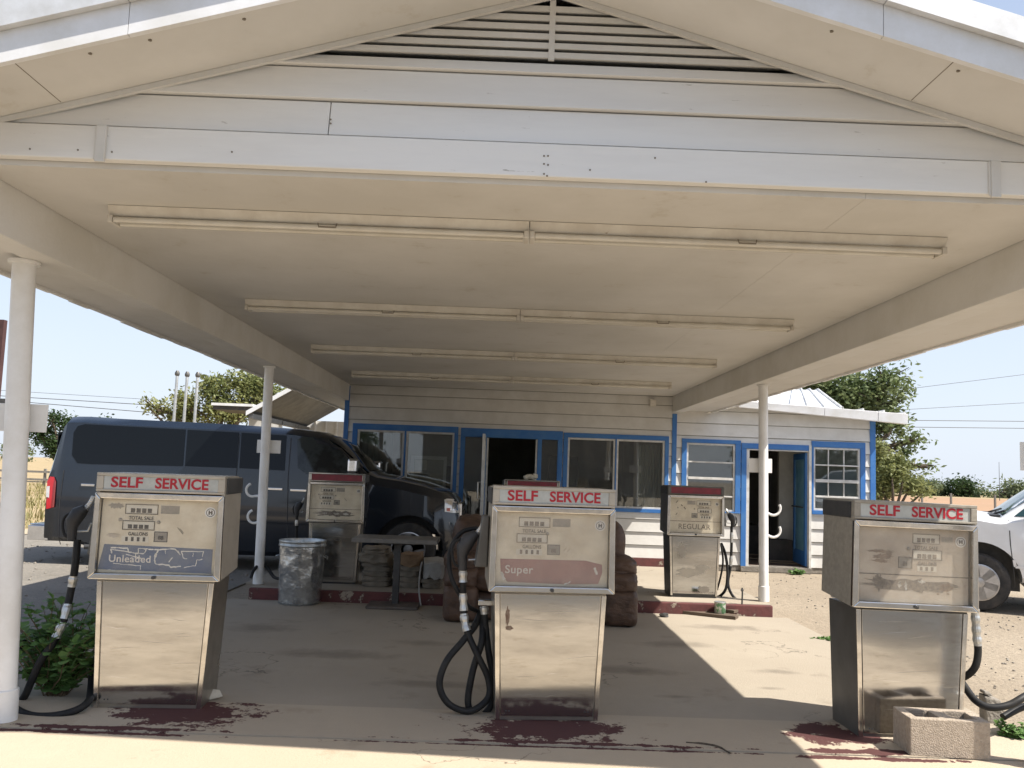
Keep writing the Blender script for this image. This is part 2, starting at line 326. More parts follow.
scene.cycles.max_bounces = 8; scene.cycles.diffuse_bounces = 5; scene.cycles.transparent_max_bounces = 12
scene.cycles.use_denoising = True
# ------------------------------------------------------------------ ground
def ground_mat(name, c, c2, c3, big=0.35, fine=9.0, bump=0.5, bscale=28, cracks=0.0, red=None, paint=(0.085, 0.036, 0.034), spots=None, grit=0.0, oil=None):
    m, nt, b = new_mat(name); N, L = nt.nodes, nt.links
    b.inputs['Roughness'].default_value = 0.92; b.inputs['Specular IOR Level'].default_value = 0.25
    geo = N.new('ShaderNodeNewGeometry'); pos = geo.outputs['Position']
    def nz(scale, detail=6, rough=0.6):
        n = N.new('ShaderNodeTexNoise'); n.inputs['Scale'].default_value = scale; n.inputs['Detail'].default_value = detail
        n.inputs['Roughness'].default_value = rough; L.new(pos, n.inputs['Vector']); return n.outputs['Fac']
    def mr(x, a, bb, c0=0.0, c1=1.0):
        r = N.new('ShaderNodeMapRange'); r.inputs['From Min'].default_value = a; r.inputs['From Max'].default_value = bb
        r.inputs['To Min'].default_value = c0; r.inputs['To Max'].default_value = c1; L.new(x, r.inputs['Value']); return r.outputs['Result']
    def mixc(f, A, B):
        x = N.new('ShaderNodeMix'); x.data_type = 'RGBA'; L.new(f, x.inputs['Factor'])
        for s, q in (('A', A), ('B', B)):
            if isinstance(q, tuple): x.inputs[s].default_value = col(q)
            else: L.new(q, x.inputs[s])
        return x.outputs['Result']
    def math_(op, x, y=None):
        q = N.new('ShaderNodeMath'); q.operation = op
        for i, v in enumerate((x, y)):
            if v is None: continue
            if isinstance(v, (int, float)): q.inputs[i].default_value = v
            else: L.new(v, q.inputs[i])
        return q.outputs[0]
    out = mixc(mr(nz(big), 0.38, 0.62), c, c2)
    out = mixc(mr(nz(fine, 8, 0.7), 0.45, 0.75), out, c3)
    if spots: out = mixc(mr(nz(2.3, 5), 0.60, 0.74), out, spots)
    if grit: out = mixc(mr(nz(grit, 3), 0.56, 0.66), out, tuple(v * 0.55 for v in c))
    if cracks:
        n = nz(0.55, 7, 0.55); d = math_('ABSOLUTE', math_('SUBTRACT', n, 0.5))
        k = math_('MULTIPLY', mr(d, 0.0, cracks, 1.0, 0.0), mr(nz(0.45, 2), 0.48, 0.56))
        out = mixc(k, out, tuple(v * 0.35 for v in c))
    if red:
        best = None
        for (cx, cy, rx, ry) in red:
            s = N.new('ShaderNodeVectorMath'); s.operation = 'SUBTRACT'; L.new(pos, s.inputs[0]); s.inputs[1].default_value = (cx, cy, 0)
            q = N.new('ShaderNodeVectorMath'); q.operation = 'MULTIPLY'; L.new(s.outputs[0], q.inputs[0]); q.inputs[1].default_value = (1 / rx, 1 / ry, 0)
            l = N.new('ShaderNodeVectorMath'); l.operation = 'LENGTH'; L.new(q.outputs[0], l.inputs[0])
            best = l.outputs['Value'] if best is None else math_('MINIMUM', best, l.outputs['Value'])
        e = math_('ADD', best, mr(nz(6.0, 10, 0.76), 0.28, 0.72, -0.75, 1.0))
        out = mixc(mr(e, 0.98, 1.03, 1.0, 0.0), out, paint)
    if oil:
        best = None
        for (cx, cy, rx, ry) in oil:
            s = N.new('ShaderNodeVectorMath'); s.operation = 'SUBTRACT'; L.new(pos, s.inputs[0]); s.inputs[1].default_value = (cx, cy, 0)
            q = N.new('ShaderNodeVectorMath'); q.operation = 'MULTIPLY'; L.new(s.outputs[0], q.inputs[0]); q.inputs[1].default_value = (1 / rx, 1 / ry, 0)
            l = N.new('ShaderNodeVectorMath'); l.operation = 'LENGTH'; L.new(q.outputs[0], l.inputs[0])
            best = l.outputs['Value'] if best is None else math_('MINIMUM', best, l.outputs['Value'])
        e = math_('ADD', best, mr(nz(5.0, 6), 0.3, 0.7, -0.4, 0.4))
        k = math_('MULTIPLY', mr(e, 0.35, 1.15, 1.0, 0.0), 0.42)
        out = mixc(k, out, (0.10, 0.085, 0.068))
    L.new(out, b.inputs['Base Color'])
    bp = N.new('ShaderNodeBump'); bp.inputs['Strength'].default_value = bump; bp.inputs['Distance'].default_value = 0.03
    L.new(nz(bscale, 8, 0.65), bp.inputs['Height']); L.new(bp.outputs['Normal'], b.inputs['Normal'])
    return m
MT['dirt'] = ground_mat('dirt', (0.34, 0.285, 0.215), (0.285, 0.235, 0.175), (0.25, 0.21, 0.16), big=0.5, fine=14, bump=0.8, bscale=18, grit=55)
MT['concrete'] = ground_mat('concrete', (0.36, 0.315, 0.252), (0.30, 0.26, 0.205), (0.33, 0.29, 0.23), bump=0.25, bscale=60, cracks=0.003, spots=(0.25, 0.215, 0.17), oil=[(-1.2, 6.4, 0.5, 0.16), (-0.6, 6.9, 0.28, 0.12), (0.9, 6.2, 0.45, 0.14), (-0.4, 5.6, 0.4, 0.1), (1.55, 7.2, 0.35, 0.16), (2.1, 6.3, 0.18, 0.08), (-2.0, 7.3, 0.3, 0.2), (0.35, 7.6, 0.5, 0.16), (2.2, 8.1, .4, .14), (1.2, 5.5, .12, .05), (1.9, 5.8, .1, .05)])
RED = [(-1.74, 4.82, 0.42, 0.27), (-2.0, 4.485, 0.6, 0.035), (0.30, 4.72, 0.46, 0.24), (0.45, 4.48, 0.85, 0.028), (1.94, 4.78, 0.27, 0.22), (2.05, 4.50, 0.42, 0.05)]
MT['apron'] = ground_mat('apron', (0.46, 0.385, 0.29), (0.42, 0.35, 0.26), (0.43, 0.36, 0.27), bump=0.22, bscale=60, cracks=0.0025, spots=(0.33, 0.265, 0.185),
                         red=[(-2.4, 4.415, 0.9, 0.025), (0.4, 4.42, 1.2, 0.015), (2.0, 4.40, 0.5, 0.03)])
MT['island'] = ground_mat('island', (0.43, 0.365, 0.28), (0.38, 0.32, 0.245), (0.40, 0.34, 0.26), bump=0.22, bscale=60, red=RED, spots=(0.31, 0.25, 0.18))
MT['asphalt'] = ground_mat('asphalt', (0.235, 0.215, 0.185), (0.19, 0.175, 0.15), (0.28, 0.25, 0.21), big=0.8, fine=16, bump=0.7, bscale=30, grit=70, spots=(0.15, 0.13, 0.10))
MT['field'] = ground_mat('field', (0.38, 0.295, 0.17), (0.33, 0.25, 0.14), (0.28, 0.22, 0.13), big=0.25, fine=3, bump=1.0, bscale=8)
MT['red_dirt'] = ground_mat('red_dirt', (0.33, 0.205, 0.125), (0.30, 0.19, 0.115), (0.36, 0.25, 0.155), big=0.06, fine=1.2, bump=0.6, bscale=5)
MT['pale_road'] = ground_mat('pale_road', (0.46, 0.38, 0.27), (0.40, 0.33, 0.235), (0.36, 0.30, 0.21), big=0.5, fine=9, bump=0.4, bscale=22)
MT['street_asphalt'] = ground_mat('street_asphalt', (0.115, 0.11, 0.102), (0.095, 0.09, 0.084), (0.14, 0.132, 0.12), bump=0.4, bscale=60)
def sheet(name, x0, x1, y0, y1, z, m, th=0.0):
    b = MB()
    if th: b.box(x0, x1, y0, y1, z - th, z)
    else: b.quad((x0, y0, z), (x1, y0, z), (x1, y1, z), (x0, y1, z))
    return tag(b.build(name, m), kind='structure')
sheet('ground', -1200, 1200, -600, 1500, -0.03, 'dirt')
sheet('apron', -9, 3.32, 1.6, 4.435, 0.0, 'apron', 0.1)
sheet('pump_island', -2.98, 3.20, 4.448, 5.02, 0.004, 'island', 0.1)
sheet('concrete_drive', -2.98, 3.05, 5.030, 8.79, 0.0, 'concrete', 0.1)
sheet('concrete_walk', -2.98, 3.05, 10.03, 13.36, 0.0, 'concrete', 0.1)
sheet('parking_lot', -13, -2.995, 4.448, 15.2, -0.012, 'asphalt', 0.1)
sheet('dry_field', -400, -3.5, 16.4, 700, -0.02, 'field')
sheet('road', -60, -6.5, 15.3, 16.3, -0.010, 'pale_road')
sheet('red_field', 6.5, 500, 46, 140, -0.018, 'red_dirt')
sheet('far_field', 6.5, 600, 140.2, 900, -0.016, 'field')
sheet('island_pavement', -2.58, 2.90, 8.86, 10.02, 0.118, 'concrete', 0.2)
tag(MB().box(-2.58, 2.90, 8.80, 8.857, -0.05, 0.116).build('kerb', 'foundation_red', bevel=0.012), kind='structure')

# ------------------------------------------------------------------ canopy
XL, XR, ZC, ZB = -2.50, 2.75, 2.74, 2.48        # inner faces of the beams, ceiling, beam bottom
YG, YO, YW = 3.755, 3.32, 13.4                   # gable face, outer rake edge, house wall
apx = P(558, -3, YG); XA, ZA = apx.x, apx.z; SL = 0.283
def zs(x): return ZA - SL * abs(x - XA)         # underside of the roof
EL, ER = -3.05, 3.36
canopy = thing('canopy', 'white gabled filling station canopy with louvred front over the fuel pumps', 'canopy', (0, 0, 0))
c = MB()
xs_ = [XL + 0.004, 1.66, XR - 0.004]
for a, b2 in zip(xs_[:-1], xs_[1:]): c.box(a + 0.0008, b2 - 0.0008, YG + 0.002, YW - 0.03, ZC, ZC + 0.03)
c.build('ceiling', 'ceiling_paint', canopy)
for nm, x0, x1 in (('beam', XL - 0.17, XL), ('beam', XR, XR + 0.17)):
    MB().box(x0, x1, YG + 0.003, YW - 0.02, ZB, ZC + 0.25).build(nm, 'white_paint', canopy, bevel=0.006)
for x0, x1 in ((EL, XL - 0.172), (XR + 0.172, ER)):
    MB().box(x0, x1, YO + 0.05, YW + 6, ZB + 0.03, ZB + 0.045).build('eave_soffit', 'ceiling_paint', canopy)
for x0, x1 in ((EL - 0.03, EL), (ER, ER + 0.03)):
    f = MB(); n = 60; rnd = random.Random(int(x0 * 10))
    for i in range(n):
        y0 = YO + 0.05 + (YW + 5.9 - YO) * i / n; y1 = YO + 0.05 + (YW + 5.9 - YO) * (i + 1) / n - 0.002
        d = rnd.uniform(-0.006, 0.006)
        f.box(x0, x1, y0, y1, ZB + 0.01 + d, zs(x0) + 0.22)
    f.build('eave_fascia', 'gutter_metal', canopy)
# gable boards
zl = [P(545, y, YG).z for y in (178, 146, 110, 76, 63)]
def span(z): h = (ZA - z) / SL; return XA - h, XA + h
fb = MB(); a0, a1 = -3.4, 3.6
fb.box(-2.98, 3.3, YG - 0.05, YG, zl[0] - 0.012, zl[1] - 0.008)
fb.build('fascia_board', 'fascia_paint', canopy, bevel=0.005)
for i in (1, 2, 3):
    z0, z1 = zl[i], zl[i + 1] - 0.007
    b0, b1 = span(z0); t0, t1 = span(z1); b0 = max(b0, -3.0); t0 = max(t0, -3.0); b1 = min(b1, 3.34); t1 = min(t1, 3.34)
    cut = [(-99, 99)] if i != 1 else [(-99, P(330, 128, YG).x - 0.002), (P(330, 128, YG).x + 0.002, 99)]
    for lo, hi in cut:
        q0, q1, r0, r1 = max(b0, lo), min(b1, hi), max(t0, lo), min(t1, hi)
        g = MB(); g.hexa([(q0, YG - 0.035, z0), (q1, YG - 0.035, z0), (q1, YG + 0.02, z0), (q0, YG + 0.02, z0)],
                         [(r0, YG - 0.008, z1), (r1, YG - 0.008, z1), (r1, YG + 0.02, z1), (r0, YG + 0.02, z1)])
        g.build('gable_board', 'fascia_paint', canopy, bevel=0.003)
h_ = span(zl[0]); g = MB(); g.prism([(-3.0, YG + .024, zl[0]), (3.3, YG + .024, zl[0]), (3.3, YG + .024, zs(3.3) - .01), (XA + (ZA - zl[4]) / SL, YG + .024, zl[4]), (XA - (ZA - zl[4]) / SL, YG + .024, zl[4]), (-3.0, YG + .024, zs(-3.0) - .01)], (0, .01, 0)); g.build('gap_shade_backing', 'interior_dark', canopy)  # dark-coloured sheet paints the shadow lines in the gaps between gable boards
vent = MB()
z = zl[4] + 0.012; b0, b1 = span(z)
vent.prism([(b0 + 0.1, YG + 0.16, z), (b1 - 0.1, YG + 0.16, z), (XA, YG + 0.16, ZA - 0.02)], (0, 0.01, 0))
vb = vent.build('louvre_vent', 'interior_dark', canopy)
nsl = 7; dz = (ZA - z) / nsl
for i in range(nsl - 1):
    z0 = z + i * dz + 0.004; q0, q1 = span(z0); q0 += 0.02; q1 -= 0.02
    g = MB(); g.hexa([(q0, YG - 0.012, z0), (q1, YG - 0.012, z0), (q1, YG + 0.020, z0 + 0.008), (q0, YG + 0.020, z0 + 0.008)],
                     [(q0 + .1, YG + 0.10, z0 + dz * 0.7), (q1 - .1, YG + 0.10, z0 + dz * 0.7), (q1 - .1, YG + 0.106, z0 + dz * 0.7 + .008), (q0 + .1, YG + 0.106, z0 + dz * 0.7 + .008)])
    g.box(q0, q1, YG - 0.024, YG - 0.0125, z0 - .002, z0 + .026)
    g.build('slat', 'white_paint', vb)
bx_ = P(552, 30, YG).x
MB().box(bx_ - 0.014, bx_ + 0.014, YG - 0.028, YG - 0.014, z - 0.01, ZA - 0.03).build('centre_bar', 'white_paint', vb)
for px, py in ((107, 150), (988, 184)):
    p = P(px, py, YG); g = MB(); g.box(p.x - 0.022, p.x + 0.022, YG - 0.068, YG - 0.051, zl[0] - 0.03, zl[1] - 0.012)
    g.box(p.x - 0.03, p.x - 0.022, YG - 0.062, YG - 0.0505, zl[0] - 0.02, zl[1] - 0.012)
    g.build('bracket', 'white_paint', canopy, bevel=0.003)
for px, py in ((544, 156), (548, 156), (544, 164), (548, 165), (544, 174), (547, 176), (232, 135), (232, 152), (230, 140), (706, 182), (112, 152), (330, 118), (330, 122), (30, 149), (78, 150), (590, 170), (655, 158)):
    p = P(px, py, YG - 0.05); MB().lathe([(0.0005, -0.0012), (0.0045, -0.001), (0.0045, 0.001)], (p.x, YG - 0.0515 if py > 146 else YG - 0.034, p.z), 8, 'y').build('nail_head', 'crack_dark', canopy)
# rake soffit, fascia and trim on both slopes; metal roof
for sgn, xe in ((-1, EL - 0.03), (1, ER + 0.03)):
    ze = zs(xe)
    g = MB(); g.hexa([(XA, YO, ZA), (xe, YO, ze), (xe, YG + 0.02, ze), (XA, YG + 0.02, ZA)], [(XA, YO, ZA + .025), (xe, YO, ze + .025), (xe, YG + .02, ze + .025), (XA, YG + .02, ZA + .025)])
    g.build('rake_soffit', 'ceiling_paint', canopy)
    g = MB(); g.prism([(XA, YG - 0.052, ZA - 0.002), (xe, YG - 0.052, ze - 0.002), (xe, YG - 0.052, ze - 0.028), (XA, YG - 0.052, ZA - 0.028)], (0, 0.02, 0))
    g.build('rake_moulding', 'white_paint', canopy)
    cuts = [0, 0.55, 1.0] if sgn < 0 else [0, 0.42, 1.0]
    for u0, u1 in zip(cuts[:-1], cuts[1:]):
        x0, x1 = XA + (xe - XA) * u0, XA + (xe - XA) * u1 - sgn * 0.003
        g = MB(); g.prism([(x0, YO - 0.03, zs(x0) - 0.012), (x1, YO - 0.03, zs(x1) - 0.012), (x1, YO - 0.03, zs(x1) + 0.135), (x0, YO - 0.03, zs(x0) + 0.135)], (0, 0.028, 0))
        g.build('rake_fascia', 'gutter_metal', canopy)
        g = MB(); g.prism([(x0, YO - 0.065, zs(x0) + 0.125), (x1, YO - 0.065, zs(x1) + 0.125), (x1, YO - 0.065, zs(x1) + 0.24), (x0, YO - 0.065, zs(x0) + 0.24)], (0, 0.033, 0))
        g.build('rake_trim', 'roof_metal', canopy)
    g = MB(); yb = YW + 6.2
    g.hexa([(XA, YO - 0.03, ZA + .215), (xe, YO - 0.03, ze + .215), (xe, yb, ze + .215), (XA, yb, ZA + .215)], [(XA, YO - .03, ZA + .235), (xe, YO - .03, ze + .235), (xe, yb, ze + .235), (XA, yb, ZA + .235)])
    for i in range(26):
        y = YO + 0.2 + i * 0.6
        g.hexa([(XA, y, ZA + .236), (xe, y, ze + .236), (xe, y + .03, ze + .236), (XA, y + .03, ZA + .236)], [(XA, y + .01, ZA + .262), (xe, y + .01, ze + .262), (xe, y + .02, ze + .262), (XA, y + .02, ZA + .262)])
    g.build('metal_roof', 'roof_metal', canopy)
for x0, x1 in ((EL, XL - 0.16), (XR + 0.16, ER)):
    MB().box(x0, x1, YG - 0.045, YG + 0.0015, ZB + 0.012, zl[0] - 0.013).build('eave_return', 'fascia_paint', canopy, bevel=0.004)
for px, py in ((68, 105), (905, 108)):
    x = P(px, py, YG).x; MB().prism([(x - .0015, YO, zs(x - .0015) - .0012), (x + .0015, YO, zs(x + .0015) - .0012), (x + .0015, YO, zs(x + .0015) + .001), (x - .0015, YO, zs(x - .0015) + .001)], (0, YG - YO - .06, 0)).build('soffit_seam', 'crack_dark', canopy)
for px, py in ((95, 55), (155, 31), (248, 8), (953, 60), (828, 38)):
    p = P(px, py, YO + 0.1); MB().lathe([(0.0005, -0.003), (0.008, -0.002), (0.008, 0.004)], (p.x, YO + 0.06, zs(p.x) - 0.002), 8).build('screw_head', 'crack_dark', canopy)
# posts
def post(top, bot, r, z0, Y, sign, hooks, nm='support_post'):
    t = P(top[0], top[1], Y); b = P(bot[0], bot[1], Y)
    b = Vector((b.x, Y, z0)); t = Vector((t.x, Y, ZB + 0.001))
    ax = lambda z: b.lerp(t, (z - z0) / (t.z - z0))
    g = MB(); g.tube([b, ax(z0 + 0.16), ax(z0 + 0.165), ax(z0 + 0.6), ax(1.2), ax(1.8), t], [r * 1.16, r * 1.16, r, r, r, r, r], 20)
    o = g.build(nm, 'pipe_white', canopy, smooth=True)
    g = MB(); g.tube([t - Vector((0, 0, 0.02)), t - Vector((0, 0, 0.003))], [r * 1.35, r * 1.35], 20); g.build('post_cap', 'pipe_white', o)
    if sign:
        q0, q1 = P(sign[0], sign[1], Y), P(sign[2], sign[3], Y)
        cx, cz = (q0.x + q1.x) / 2, (q0.z + q1.z) / 2; hw, hh = (q1.x - q0.x) / 2, abs(q0.z - q1.z) / 2
        g = MB(); g.box(cx - hw, cx + hw, Y + r, Y + r + 0.006, cz - hh, cz + hh); g.build('sign_plate', 'pipe_white', o, bevel=0.002)
    if hooks:
        sd, pts = hooks
        for (px, py, rr) in pts:
            p = P(px, py, Y); cx = p.x; path = []
            for k in range(15):
                a = math.pi * (0.62 + 1.0 * k / 14) if sd < 0 else math.pi * (1.30 + 0.86 * k / 14)
                path.append((cx + rr * math.cos(a), Y - 0.01, p.z + rr * math.sin(a)))
            if sd < 0: path.append((ax(p.z - rr).x, Y - 0.01, p.z - rr * 0.82))
            else: path.insert(0, (ax(p.z - rr).x, Y - 0.01, p.z - rr * 0.72))
            g = MB(); g.tube(path, 0.0135, 8); g.build('hook', 'pipe_white', o, smooth=True)
    return o
post((25.5, 250), (5.5, 692), 0.060, 0.0, 4.56, (-9, 402, 40, 432), None)
post((269.5, 366), (258.5, 580), 0.050, 0.12, 9.1, (256, 439.5, 279, 453.5), (-1, [(253, 490, 0.070), (254.5, 516.5, 0.070)]))
post((763.2, 385), (763.7, 600), 0.050, 0.12, 9.1, (750, 458, 773.5, 473), (1, [(773, 508, 0.078), (773, 530, 0.078)]))
post((1046, 262), (1042, 745), 0.058, 0.0, 4.36, (1027, 441.5, 1072, 472), None)

# ceiling lamps
rows = [((113, 208), (942, 240)), ((247, 299), (792, 322)), ((312, 344.5), (716, 361.5)), ((352, 370.5), (671, 384))]
pl = ['first from the front, under the gable', 'second from the front', 'third from the front', 'last, next to the house wall']
for i, (a, b2) in enumerate(rows):
    Y = (ZC - EYE) / ((P(527, (a[1] + b2[1]) / 2, 1).z - EYE))
    x0, x1 = P(a[0], a[1], Y).x, P(b2[0], b2[1], Y).x
    L2 = (x1 - x0) / 2
    t = thing('strip_light', 'long twin tube strip light on the canopy ceiling, ' + pl[i], 'ceiling light', ((x0 + x1) / 2, Y, ZC - 0.001), 0, 'strip lights across the canopy ceiling')
    for s in (-1, 1):
        g = MB(); e = 0.002
        xa, xb = (-L2, -e) if s < 0 else (e, L2)
        g.hexa([(xa, -0.035, -0.052), (xb, -0.035, -0.052), (xb, 0.035, -0.052), (xa, 0.035, -0.052)], [(xa, -0.062, -0.001), (xb, -0.062, -0.001), (xb, 0.062, -0.001), (xa, 0.062, -0.001)])
        g.build('housing', 'fixture', t, bevel=0.003)
        for yy in (-0.038, 0.038):
            g = MB(); g.tube([(xa + .03, yy, -0.074), (xb - .03, yy, -0.074)], 0.0155, 10); g.build('tube', 'tube_glass', t, smooth=True)
        for xx in (xa + 0.001, xb - 0.026): MB().box(xx, xx + 0.025, -0.058, 0.058, -0.092, -0.0525).build('tube_holder', 'fixture', t, bevel=0.004)
        g = MB(); xm = xa + (xb - xa) * (0.52); g.tube([(xm - .05, -.05, -.053), (xm - .045, -.055, -.075), (xm + .045, -.055, -.075), (xm + .05, -.05, -.053)], 0.004, 6); g.build('clip', 'crack_dark', t)

# ------------------------------------------------------------------ the house
house = thing('service_station', 'white clapboard station office with blue window and door trim behind the pumps', 'building', (0, YW, 0))
def rect(x0, y0, x1, y1, Y=YW):
    xm, ym = (x0 + x1) / 2, (y0 + y1) / 2
    return P(x0, ym, Y).x, P(x1, ym, Y).x, P(xm, y1, Y).z, P(xm, y0, Y).z
XWL, XM = rect(345, 420, 673.5, 440)[0], P(674, 430, YW).x
XWR = P(873, 450, YW).x
o_wl = rect(351, 425, 457, 510); o_d = rect(458.5, 429.5, 561, 556); o_wr = rect(562.5, 434.5, 668, 511.5)
o_gl = rect(681, 439.5, 740, 512.5); o_gd = rect(740.3, 444.5, 810.5, 561); o_gr = rect(811, 442, 864.6, 515)
o_d = (o_d[0], o_d[1], 0.14, o_d[3]); o_gd = (o_gd[0], o_gd[1], 0.06, o_gd[3])
ZT = 2.735
def siding_wall(name, X0, X1, z0, z1, holes, parent, h=0.205, y=0.0):
    zsplit = sorted(set([z0, z1] + [z0 + i * h for i in range(1, 40) if z0 + i * h < z1] + [z for q in holes for z in q[2:4] if z0 < z < z1]))
    g = MB(); wb = MB()
    for a, b in zip(zsplit[:-1], zsplit[1:]):
        m_ = (a + b) / 2; row = math.floor((m_ - z0) / h); zr = z0 + row * h
        off = lambda z: y - 0.006 - 0.022 * (1 - (z - zr) / h)
        gp = 0.011 if abs(b - (zr + h)) < 1e-6 else 0.0; b_ = b - gp
        xs = [X0, X1]; cuts = sorted([(q[0], q[1]) for q in holes if q[2] < m_ < q[3]])
        segs = []; cur = X0
        for p, q in cuts:
            if p > cur: segs.append((cur, p))
            cur = max(cur, q)
        if cur < X1: segs.append((cur, X1))
        for p, q in segs:
            g.hexa([(p, off(a), a), (q, off(a), a), (q, y, a), (p, y, a)], [(p, off(b), b_), (q, off(b), b_), (q, y, b_), (p, y, b_)])
            wb.box(p, q, y + 0.002, y + 0.11, a, b)
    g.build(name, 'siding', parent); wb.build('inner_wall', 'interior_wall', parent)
siding_wall('siding', XWL, XM, 0.135, ZT, [o_wl, o_d, o_wr], house)
siding_wall('siding', XM, XWR, 0.07, 2.62, [o_gl, o_gd, o_gr], house)
MB().box(XWL - 0.01, o_d[0] + 0.02, -0.035, 0.1, -0.02, 0.133).build('foundation', 'foundation_red', house, bevel=0.008)
MB().box(o_d[1] - 0.02, XM - 0.002, -0.035, 0.1, -0.02, 0.133).build('foundation', 'foundation_red', house, bevel=0.008)
MB().box(XM, XWR + 0.01, -0.015, 0.1, -0.02, 0.068).build('foundation', 'old_concrete', house)
MB().box(o_d[0], o_d[1], -0.10, 0.2, -0.02, 0.138).build('threshold', 'old_concrete', house)
MB().box(o_gd[0], o_gd[1], -0.08, 0.2, -0.02, 0.058).build('threshold', 'old_concrete', house)
def board(p, x0, x1, z0, z1, proud, nm='corner_board'):
    return MB().box(x0, x1, -proud, -0.001, z0, z1).build(nm, 'blue_paint', p, bevel=0.003)
r = rect(345.5, 402, 349, 425); board(house, XWL - 0.02, XWL + 0.055, 0.2, ZT - 0.02, 0.036)
board(house, XM - 0.035, XM + 0.04, 0.2, P(674, 414, YW).z, 0.037)
board(house, XWR - 0.06, XWR + 0.028, 0.07, 2.55, 0.036)
def window(px_outer, panes, px_trim, proud, rails=(), cols=0, glass='window_glass', label=None):
    """panes: pixel rectangles of the glass; outer: pixel rectangle of the blue trim"""
    X0, X1, Z0, Z1 = px_outer
    win = MB(); 
    # blue trim round the group, with mullions between panes
    pr = [rect(*q) for q in panes]
    gx0, gx1, gz0, gz1 = min(q[0] for q in pr), max(q[1] for q in pr), min(q[2] for q in pr), max(q[3] for q in pr)
    w_ = MB()
    w_.box(X0, X1, -proud, 0.03, gz1 + 0.018, Z1); w_.box(X0, X1, -proud - 0.012, 0.03, Z0, gz0 - 0.018)
    w_.box(X0, gx0 - 0.018, -proud, 0.03, gz0 - 0.017, gz1 + 0.017); w_.box(gx1 + 0.018, X1, -proud, 0.03, gz0 - 0.017, gz1 + 0.017)
    for a, b in zip(pr[:-1], pr[1:]): w_.box(a[1] + 0.018, b[0] - 0.018, -proud + 0.004, 0.03, gz0 - 0.017, gz1 + 0.017)
    o = w_.build('window', 'blue_paint', house, bevel=0.003)
    for q in pr:
        s = MB(); a, b, e, f = q[0] - 0.0175, q[1] + 0.0175, gz0 - 0.0165, gz1 + 0.0165; t = 0.03
        s.box(a, b, -0.02, 0.05, f - t, f); s.box(a, b, -0.02, 0.05, e, e + t); s.box(a, a + t, -0.02, 0.05, e + t, f - t); s.box(b - t, b, -0.02, 0.05, e + t, f - t)
        for fr in rails: zz = e + (f - e) * fr[0]; s.box(a + t, b - t, -0.015 - fr[1] * .3, 0.045, zz - fr[1] / 2, zz + fr[1] / 2)
        for k in range(cols): xx = a + (b - a) * (k + 1) / (cols + 1); s.box(xx - 0.008, xx + 0.008, 0.0, 0.042, e + t, f - t)
        s.build('sash', 'sash', o, bevel=0.002)
        MB().box(a + 0.01, b - 0.01, 0.018, 0.022, e + 0.01, f - 0.01).build('pane', glass, o)
    return o
window(o_wl, [(357, 431.5, 402, 507), (406, 433, 452, 507)], None, 0.040)
window(o_wr, [(568, 439.5, 613.5, 506), (617, 441, 663, 506)], None, 0.042)
window(o_gl, [(687, 444.5, 733.5, 510)], None, 0.041, rails=((0.72, 0.022), (0.48, 0.04), (0.22, 0.022)))
window(o_gr, [(814, 449, 858.5, 510)], None, 0.039, rails=((0.72, 0.022), (0.47, 0.05), (0.22, 0.03)), cols=2)
# main entrance: blue frame, side lights, door leaf standing open
X0, X1, Z0, Z1 = o_d
sl0 = rect(463, 436, 481, 555); op = rect(486.5, 437, 534, 556); sl1 = rect(540, 440, 556, 555)
e = MB(); e.box(X0, X1, -0.046, 0.05, sl1[3] + 0.005, Z1)
for a, b in ((X0, sl0[0]), (sl0[1], op[0] - 0.03), (op[1] + 0.03, sl1[0]), (sl1[1], X1)): e.box(a, b, -0.045, 0.05, Z0, sl1[3] + 0.004)
ent = e.build('entrance_frame', 'blue_paint', house, bevel=0.003)
for q in (sl0, sl1): MB().box(q[0] - 0.001, q[1] + 0.001, 0.0, 0.004, Z0 + 0.02, sl1[3]).build('side_light', 'window_glass', ent)
e = MB(); e.box(op[0] - 0.028, op[0], -0.03, 0.06, Z0, sl1[3]); e.box(op[1], op[1] + 0.028, -0.03, 0.06, Z0, sl1[3]); e.box(op[0], op[1], -0.03, 0.06, op[3] - 0.02, op[3] + 0.012)
e.build('door_jamb', 'alu', ent, bevel=0.002)
d = MB(); dx0 = op[0] - 0.035
for a, b in ((-0.80, -0.72), (-0.13, -0.05)): d.box(dx0 - 0.045, dx0 - 0.005, a, b, Z0 + 0.02, op[3])
d.box(dx0 - 0.045, dx0 - 0.005, -0.72, -0.13, op[3] - 0.08, op[3]); d.box(dx0 - 0.045, dx0 - 0.005, -0.72, -0.13, Z0 + 0.02, Z0 + 0.20)
dr = d.build('door', 'alu', house, bevel=0.003)
MB().box(dx0 - 0.028, dx0 - 0.022, -0.72, -0.13, Z0 + 0.2, op[3] - 0.08).build('door_glass', 'window_glass', dr)
d = MB(); d.tube([(dx0 - 0.05, -0.76, 1.0), (dx0 - 0.09, -0.76, 1.0), (dx0 - 0.09, -0.76, 1.25), (dx0 - 0.05, -0.76, 1.25)], 0.012, 8); d.build('handle', 'alu', dr, smooth=True)
# wing entrance
X0, X1, Z0, Z1 = o_gd
op = rect(748.5, 451, 803, 561)
e = MB(); e.box(X0, X1 - 0.045, -0.047, 0.05, op[3] + 0.022, Z1 + 0.004); e.box(X0, op[0] - 0.05, -0.046, 0.05, Z0, op[3] + 0.021)
wf = e.build('wing_door_frame', 'blue_paint', house, bevel=0.003)
e = MB(); e.box(op[0] - 0.049, op[0], -0.03, 0.07, Z0, op[3] + 0.02); e.box(op[0], X1 - 0.046, -0.03, 0.07, op[3], op[3] + 0.02); e.box(X1 - 0.043, X1 - 0.002, -0.052, 0.07, Z0, Z1 + 0.006)
e.build('door_jamb', 'sash', wf, bevel=0.002)
